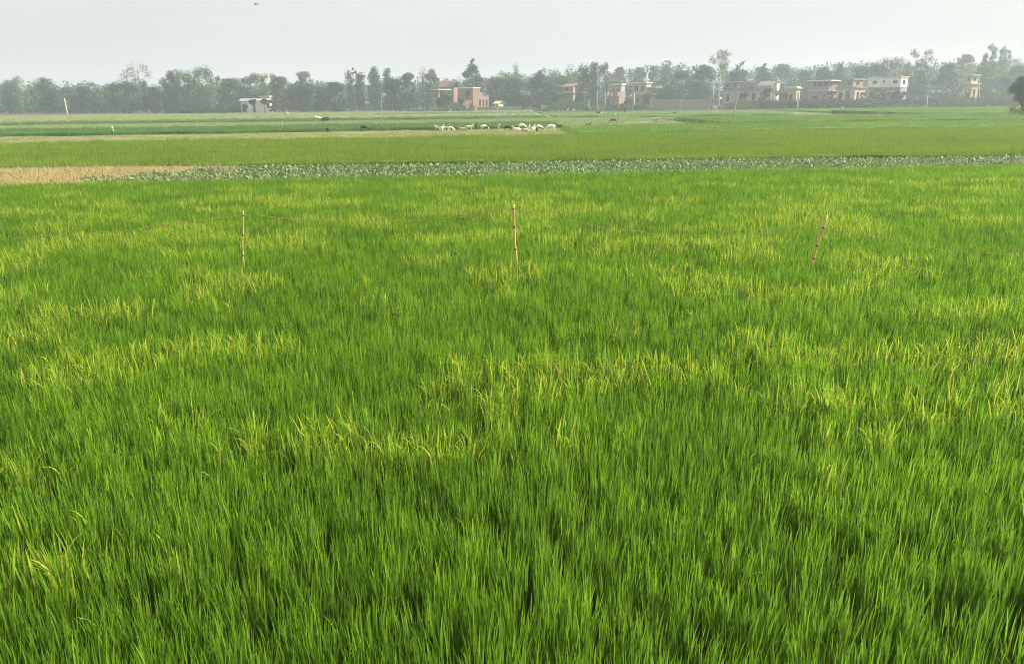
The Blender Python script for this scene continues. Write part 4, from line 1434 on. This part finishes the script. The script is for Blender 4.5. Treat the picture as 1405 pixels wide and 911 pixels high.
def goat_mesh(pose):
    v = [(0, 0, 0.56), (0.22, 0, 0.55), (0.42, 0, 0.57), (-0.26, 0, 0.58), (-0.37, 0, 0.56)]     # belly, chest, withers, loin, rump
    r = [(0.19, 0.20), (0.19, 0.20), (0.14, 0.16), (0.17, 0.18), 0.12]
    e = [(0, 1), (1, 2), (0, 3), (3, 4)]
    def add(p, rr, par):
        v.append(p); r.append(rr); e.append((par, len(v) - 1)); return len(v) - 1
    if pose == 'graze':
        n1 = add((0.58, 0, 0.42), 0.07, 2); h = add((0.68, 0, 0.20), 0.06, n1); mz = add((0.76, 0, 0.06), 0.033, h)
        ear = (0.64, 0.24)
    else:
        n1 = add((0.54, 0, 0.74), 0.07, 2); h = add((0.62, 0, 0.88), 0.065, n1); mz = add((0.79, 0, 0.80), 0.035, h)
        ear = (0.58, 0.90)
    for s in (-1, 1):
        add((ear[0] - 0.02, s * 0.14, ear[1] - 0.04), 0.018, h)
        add((ear[0] - 0.09, s * 0.05, ear[1] + 0.13), 0.012, h)
    t = add((-0.45, 0, 0.60), 0.03, 4); add((-0.50, 0, 0.68), 0.018, t)
    for s in (-1, 1):
        if pose == 'lie':
            a = add((0.36, s * 0.12, 0.44), 0.06, 2); b = add((0.50, s * 0.13, 0.40), 0.032, a); add((0.34, s * 0.14, 0.37), 0.022, b)
            a = add((-0.30, s * 0.13, 0.48), 0.08, 3); b = add((-0.10, s * 0.16, 0.41), 0.035, a); add((-0.30, s * 0.17, 0.37), 0.022, b)
        else:
            a = add((0.38, s * 0.10, 0.40), 0.055, 2); b = add((0.39, s * 0.10, 0.24), 0.034, a); add((0.37, s * 0.10, 0.0), 0.026, b)
            a = add((-0.27, s * 0.11, 0.40), 0.07, 3); b = add((-0.36, s * 0.11, 0.24), 0.034, a); add((-0.33, s * 0.11, 0.0), 0.026, b)
    me = skin_mesh('goat', v, e, r)
    if pose == 'lie':
        for q in me.vertices: q.co.z -= 0.34
    return me


GM = {p: goat_mesh(p) for p in ('stand', 'graze', 'lie')}


def coat(name, a, b=None, split=0.5):
    m, t = nodes(name)
    bs = N(t, 'ShaderNodeBsdfPrincipled', Roughness=0.9)
    bs.inputs['Specular IOR Level'].default_value = 0.15
    tc = N(t, 'ShaderNodeTexCoord')
    nz = N(t, 'ShaderNodeTexNoise', Scale=2.6 if b else 9.0, Detail=2)
    L(t, tc.outputs['Object'], nz.inputs['Vector'])
    b2 = b or tuple(x * 0.8 for x in a)
    L(t, ramp(t, nz.outputs[0], [(split, a), (split + 0.03 if b else 0.75, b2)]), bs.inputs['Base Color'])
    o = N(t, 'ShaderNodeOutputMaterial')
    L(t, bs.outputs[0], o.inputs[0])
    return m


WH, BK, TN, BR = (0.80, 0.75, 0.64), (0.022, 0.022, 0.02), (0.52, 0.36, 0.22), (0.16, 0.09, 0.05)
COATS = {'white': coat('coat_white', WH), 'black': coat('coat_black', BK), 'tan': coat('coat_tan', TN), 'brown': coat('coat_brown', BR),
         'pied': coat('coat_pied', WH, BK, 0.5), 'tanw': coat('coat_tan_white', TN, WH, 0.52), 'bw': coat('coat_black_white', BK, WH, 0.55)}
GRP = 'goats grazing on the pasture strip'
goats = [
 # px, foot y, pose, coat, heading deg, size, label
 (601.5, 180.5, 'stand', 'pied', 150, 1.0, 'white goat with dark head, leftmost of the herd'),
 (607, 181, 'stand', 'white', 75, 1.0, 'white goat facing away, second from the left of the herd'),
 (611.5, 180.5, 'graze', 'tan', 10, 0.9, 'tan goat behind the two leftmost white goats'),
 (618, 181, 'graze', 'white', -20, 1.0, 'white goat grazing with head low to the right, left part of the herd'),
 (623, 180, 'graze', 'brown', -10, 0.95, 'brown goat just right of the white one grazing head low'),
 (636.5, 180, 'lie', 'tan', 180, 1.1, 'tan goat lying flat left of the pinkish one'),
 (643.5, 180, 'stand', 'tanw', 20, 1.05, 'pinkish tan goat standing left of the black one'),
 (653.5, 179, 'stand', 'black', 95, 1.0, 'black goat seen from behind in the middle of the herd'),
 (664, 179.5, 'graze', 'white', 15, 1.1, 'white goat grazing beside a black kid near the middle'),
 (667.5, 179.5, 'stand', 'black', 60, 0.8, 'small black goat touching the right side of a white goat'),
 (675.5, 178.5, 'graze', 'brown', 180, 0.8, 'small brown goat near the leaning pole'),
 (684, 180, 'stand', 'tanw', -75, 1.0, 'brown and white goat facing the camera by the leaning pole'),
 (696, 180, 'graze', 'black', -30, 1.0, 'black goat grazing alone right of the leaning pole'),
 (710, 180.5, 'lie', 'white', 170, 1.15, 'white goat lying down, front left of the right-hand group'),
 (716, 178, 'graze', 'white', 10, 1.15, 'white goat standing behind the lying white one'),
 (720.5, 181.5, 'lie', 'tanw', 5, 1.1, 'yellowish goat lying low in the grass at the right-hand group'),
 (726, 181, 'stand', 'white', -85, 0.95, 'slim white goat facing the camera in the right-hand group'),
 (731.5, 182, 'stand', 'white', 65, 1.05, 'white goat in front of the pied one in the right-hand group'),
 (738, 180.5, 'graze', 'pied', 0, 1.25, 'big white and black pied goat of the right-hand group'),
 (736.5, 182.5, 'stand', 'black', 80, 0.75, 'small black kid in front of the pied goat'),
 (756, 181, 'graze', 'white', 185, 1.35, 'large white goat at the right corner of the pasture'),
 (769, 178.5, 'stand', 'brown', 160, 1.0, 'dark brown goat at the right end of the herd'),
 (499.5, 181, 'graze', 'black', 0, 1.15, 'black goat grazing alone left of the herd'),
 (449.5, 183, 'graze', 'black', -55, 0.95, 'black goat with head down, left of the lone grazing black goat'),
 (516, 180, 'lie', 'brown', 180, 1.0, 'brown goat lying beside the tall thin bamboo pole'),
 (155, 186, 'stand', 'tanw', -60, 1.2, 'tan and white goat alone at the far left of the pasture'),
 (438, 166.5, 'lie', 'white', 180, 1.5, 'white goat lying beside the small dark field bush'),
 (842, 173, 'graze', 'brown', 180, 1.2, 'brown goat grazing below the small square brick house'),
 (806, 176.8, 'lie', 'black', 0, 0.8, 'small black goat lying at the edge of the fresh rice'),
 (900.5, 172, 'stand', 'tanw', -40, 1.1, 'yellowish tan goat standing in the rice right of centre'),
 (924.5, 159, 'stand', 'bw', -60, 1.3, 'black and white goat below the long brick wall'),
 (821, 158, 'graze', 'black', 0, 1.3, 'black goat in the pale field before the twiggy tree'),
 (920.5, 150.5, 'lie', 'white', 0, 1.9, 'white goat lying at the foot of the long brick wall, left one'),
 (941.5, 150, 'lie', 'white', 180, 1.7, 'white goat lying at the foot of the long brick wall, right one'),
 (1207, 165.5, 'lie', 'white', 200, 1.1, 'white goat resting alone in the right rice plots'),
 (1394, 167, 'lie', 'white', 0, 0.9, 'white goat resting under the right-edge tree'),
]
for px, yf, pose, ct, hd, sz, lb in goats:
    g = G(px, yf)
    me = GM[pose].copy() if False else GM[pose]
    o = bpy.data.objects.new('goat', me)
    if not me.materials: me.materials.append(COATS['white'])
    COL.objects.link(o)
    o.material_slots[0].link = 'OBJECT'
    o.material_slots[0].material = COATS[ct]
    lift = 0.06
    o.location = (g.x, g.y, lift if yf > 177 and px < 760 else (0.32 if 'rice' in lb else 0.08))
    if yf <= 177 or px >= 760:
        o.location.z = 0.06 if ('wall' in lb or 'tree' in lb or 'end of' in lb) else 0.30
    o.rotation_euler = (0, 0, R(hd))
    o.scale = (sz * 0.70, sz * 0.70, sz * 0.64)
    tag(o, lb, 'goat', GRP if px > 590 and px < 775 and yf > 177 else 'scattered goats in the fields')

# egrets
def egret_mesh():
    v = [(0, 0, 0.42), (0.14, 0, 0.47), (-0.18, 0, 0.38), (-0.32, 0, 0.33)]
    r = [(0.085, 0.1), 0.06, 0.06, 0.025]
    e = [(0, 1), (0, 2), (2, 3)]
    def add(p, rr, par):
        v.append(p); r.append(rr); e.append((par, len(v) - 1)); return len(v) - 1
    a = add((0.22, 0, 0.60), 0.03, 1); b = add((0.17, 0, 0.76), 0.026, a); c = add((0.24, 0, 0.86), 0.034, b); add((0.40, 0, 0.84), 0.010, c)
    for s in (-1, 1):
        k = add((0.0, s * 0.05, 0.26), 0.014, 0); add((0.02, s * 0.05, 0.0), 0.010, k)
    return skin_mesh('egret', v, e, r)


EG = egret_mesh()
EGM = coat('white_plumage', (0.85, 0.84, 0.8))
EG.materials.append(EGM)
for px, yf, hd, lb in [(32, 155.5, 0, 'white egret before the trees at the far left'), (395, 158.5, 180, 'white egret right of the white shed'), (617, 157, 0, 'white egret in front of the brick houses'),
                       (779, 153.5, 20, 'white egret, left and lower one of the central pair'), (783, 152, 160, 'white egret, right and higher one of the central pair'),
                       (844, 162, -70, 'large white egret above the brown grazing goat'), (825.5, 159.5, 0, 'white egret beside the black goat in the pale field'), (973, 151, 0, 'white egret by the small round tree on the bank')]:
    o = bpy.data.objects.new('egret', EG)
    COL.objects.link(o)
    g = G(px, yf, 0.0)
    o.location = (g.x, min(g.y, 226), 0.1)
    o.scale = (1.15,) * 3
    o.rotation_euler = (0, 0, R(hd))
    tag(o, lb, 'egret', 'white egrets in the far fields')

# farm worker
def person_mesh():
    v = [(0, 0, 0.92), (0, 0, 1.12), (0, 0, 1.36), (0, 0, 1.47), (0.02, 0, 1.58), (0.02, 0, 1.68)]
    r = [(0.15, 0.11), (0.13, 0.1), (0.16, 0.1), 0.055, 0.085, 0.08]
    e = [(0, 1), (1, 2), (2, 3), (3, 4), (4, 5)]
    def add(p, rr, par):
        v.append(p); r.append(rr); e.append((par, len(v) - 1)); return len(v) - 1
    for s in (-1, 1):
        a = add((0, s * 0.1, 0.8), 0.085, 0); b = add((0.03, s * 0.11, 0.48), 0.058, a); c = add((0, s * 0.11, 0.07), 0.042, b); add((0.13, s * 0.12, 0.03), 0.035, c)
        a = add((0, s * 0.2, 1.34), 0.055, 2); b = add((0.03, s * 0.26, 1.08), 0.042, a); add((0.14, s * 0.22, 0.88), 0.03, b)
    return skin_mesh('person', v, e, r, 2)


pm = person_mesh()
m, t = nodes('dark_clothes')
bs = N(t, 'ShaderNodeBsdfPrincipled', Roughness=0.9)
tc = N(t, 'ShaderNodeTexCoord'); sx = N(t, 'ShaderNodeSeparateXYZ')
L(t, tc.outputs['Object'], sx.inputs[0])
zz = N(t, 'ShaderNodeMath', operation='DIVIDE'); zz.inputs[1].default_value = 1.75
L(t, sx.outputs['Z'], zz.inputs[0])
L(t, ramp(t, zz.outputs[0], [(0.04, (0.2, 0.11, 0.07)), (0.06, (0.012, 0.014, 0.016)), (0.83, (0.014, 0.022, 0.02)), (0.86, (0.09, 0.05, 0.035))]), bs.inputs['Base Color'])
oo = N(t, 'ShaderNodeOutputMaterial'); L(t, bs.outputs[0], oo.inputs[0])
po = link('person', pm, m)
g = G(857.5, 156.2)
po.location = (g.x, g.y, 0.02); po.rotation_euler = (0, 0, R(200))
po.scale = (1.25, 1.1, 1.0)
tag(po, 'person in dark clothes walking the bund before the small brick house', 'person')

# bird in the sky
v = [(0, 0, 0), (0.16, 0, 0.01), (-0.2, 0, 0), (0.26, 0, 0.03), (-0.34, 0, 0.0), (0.05, 0.3, 0.12), (-0.02, 0.6, 0.05), (0.05, -0.3, 0.12), (-0.02, -0.6, 0.05)]
bird = skin_mesh('bird', v, [(0, 1), (0, 2), (1, 3), (2, 4), (0, 5), (5, 6), (0, 7), (7, 8)], [0.075, 0.06, 0.05, 0.02, (0.06, 0.012), (0.09, 0.014), (0.03, 0.008), (0.09, 0.014), (0.03, 0.008)])
bo = link('bird', bird, COATS['black'])
bo.location = P(351.5, 6.5, 105)
bo.rotation_euler = (R(12), R(-8), R(60))
tag(bo, 'small dark bird flying high in the pale sky', 'bird')

# ------------------------------------------------------------------ haze
m, t = nodes('haze')
pv = N(t, 'ShaderNodeVolumePrincipled')
for k_ in ('Density Attribute', 'Color Attribute', 'Temperature Attribute'):
    pv.inputs[k_].default_value = ''
pv.inputs['Color'].default_value = (0.80, 0.94, 1.0, 1)
pv.inputs['Density'].default_value = 0.00095
pv.inputs['Anisotropy'].default_value = 0.2
oo = N(t, 'ShaderNodeOutputMaterial'); L(t, pv.outputs[0], oo.inputs['Volume'])
hb = MB().box(-600, 600, -40, 700, -1.0, 26.0).build('haze', m)
tag(hb, kind='stuff')
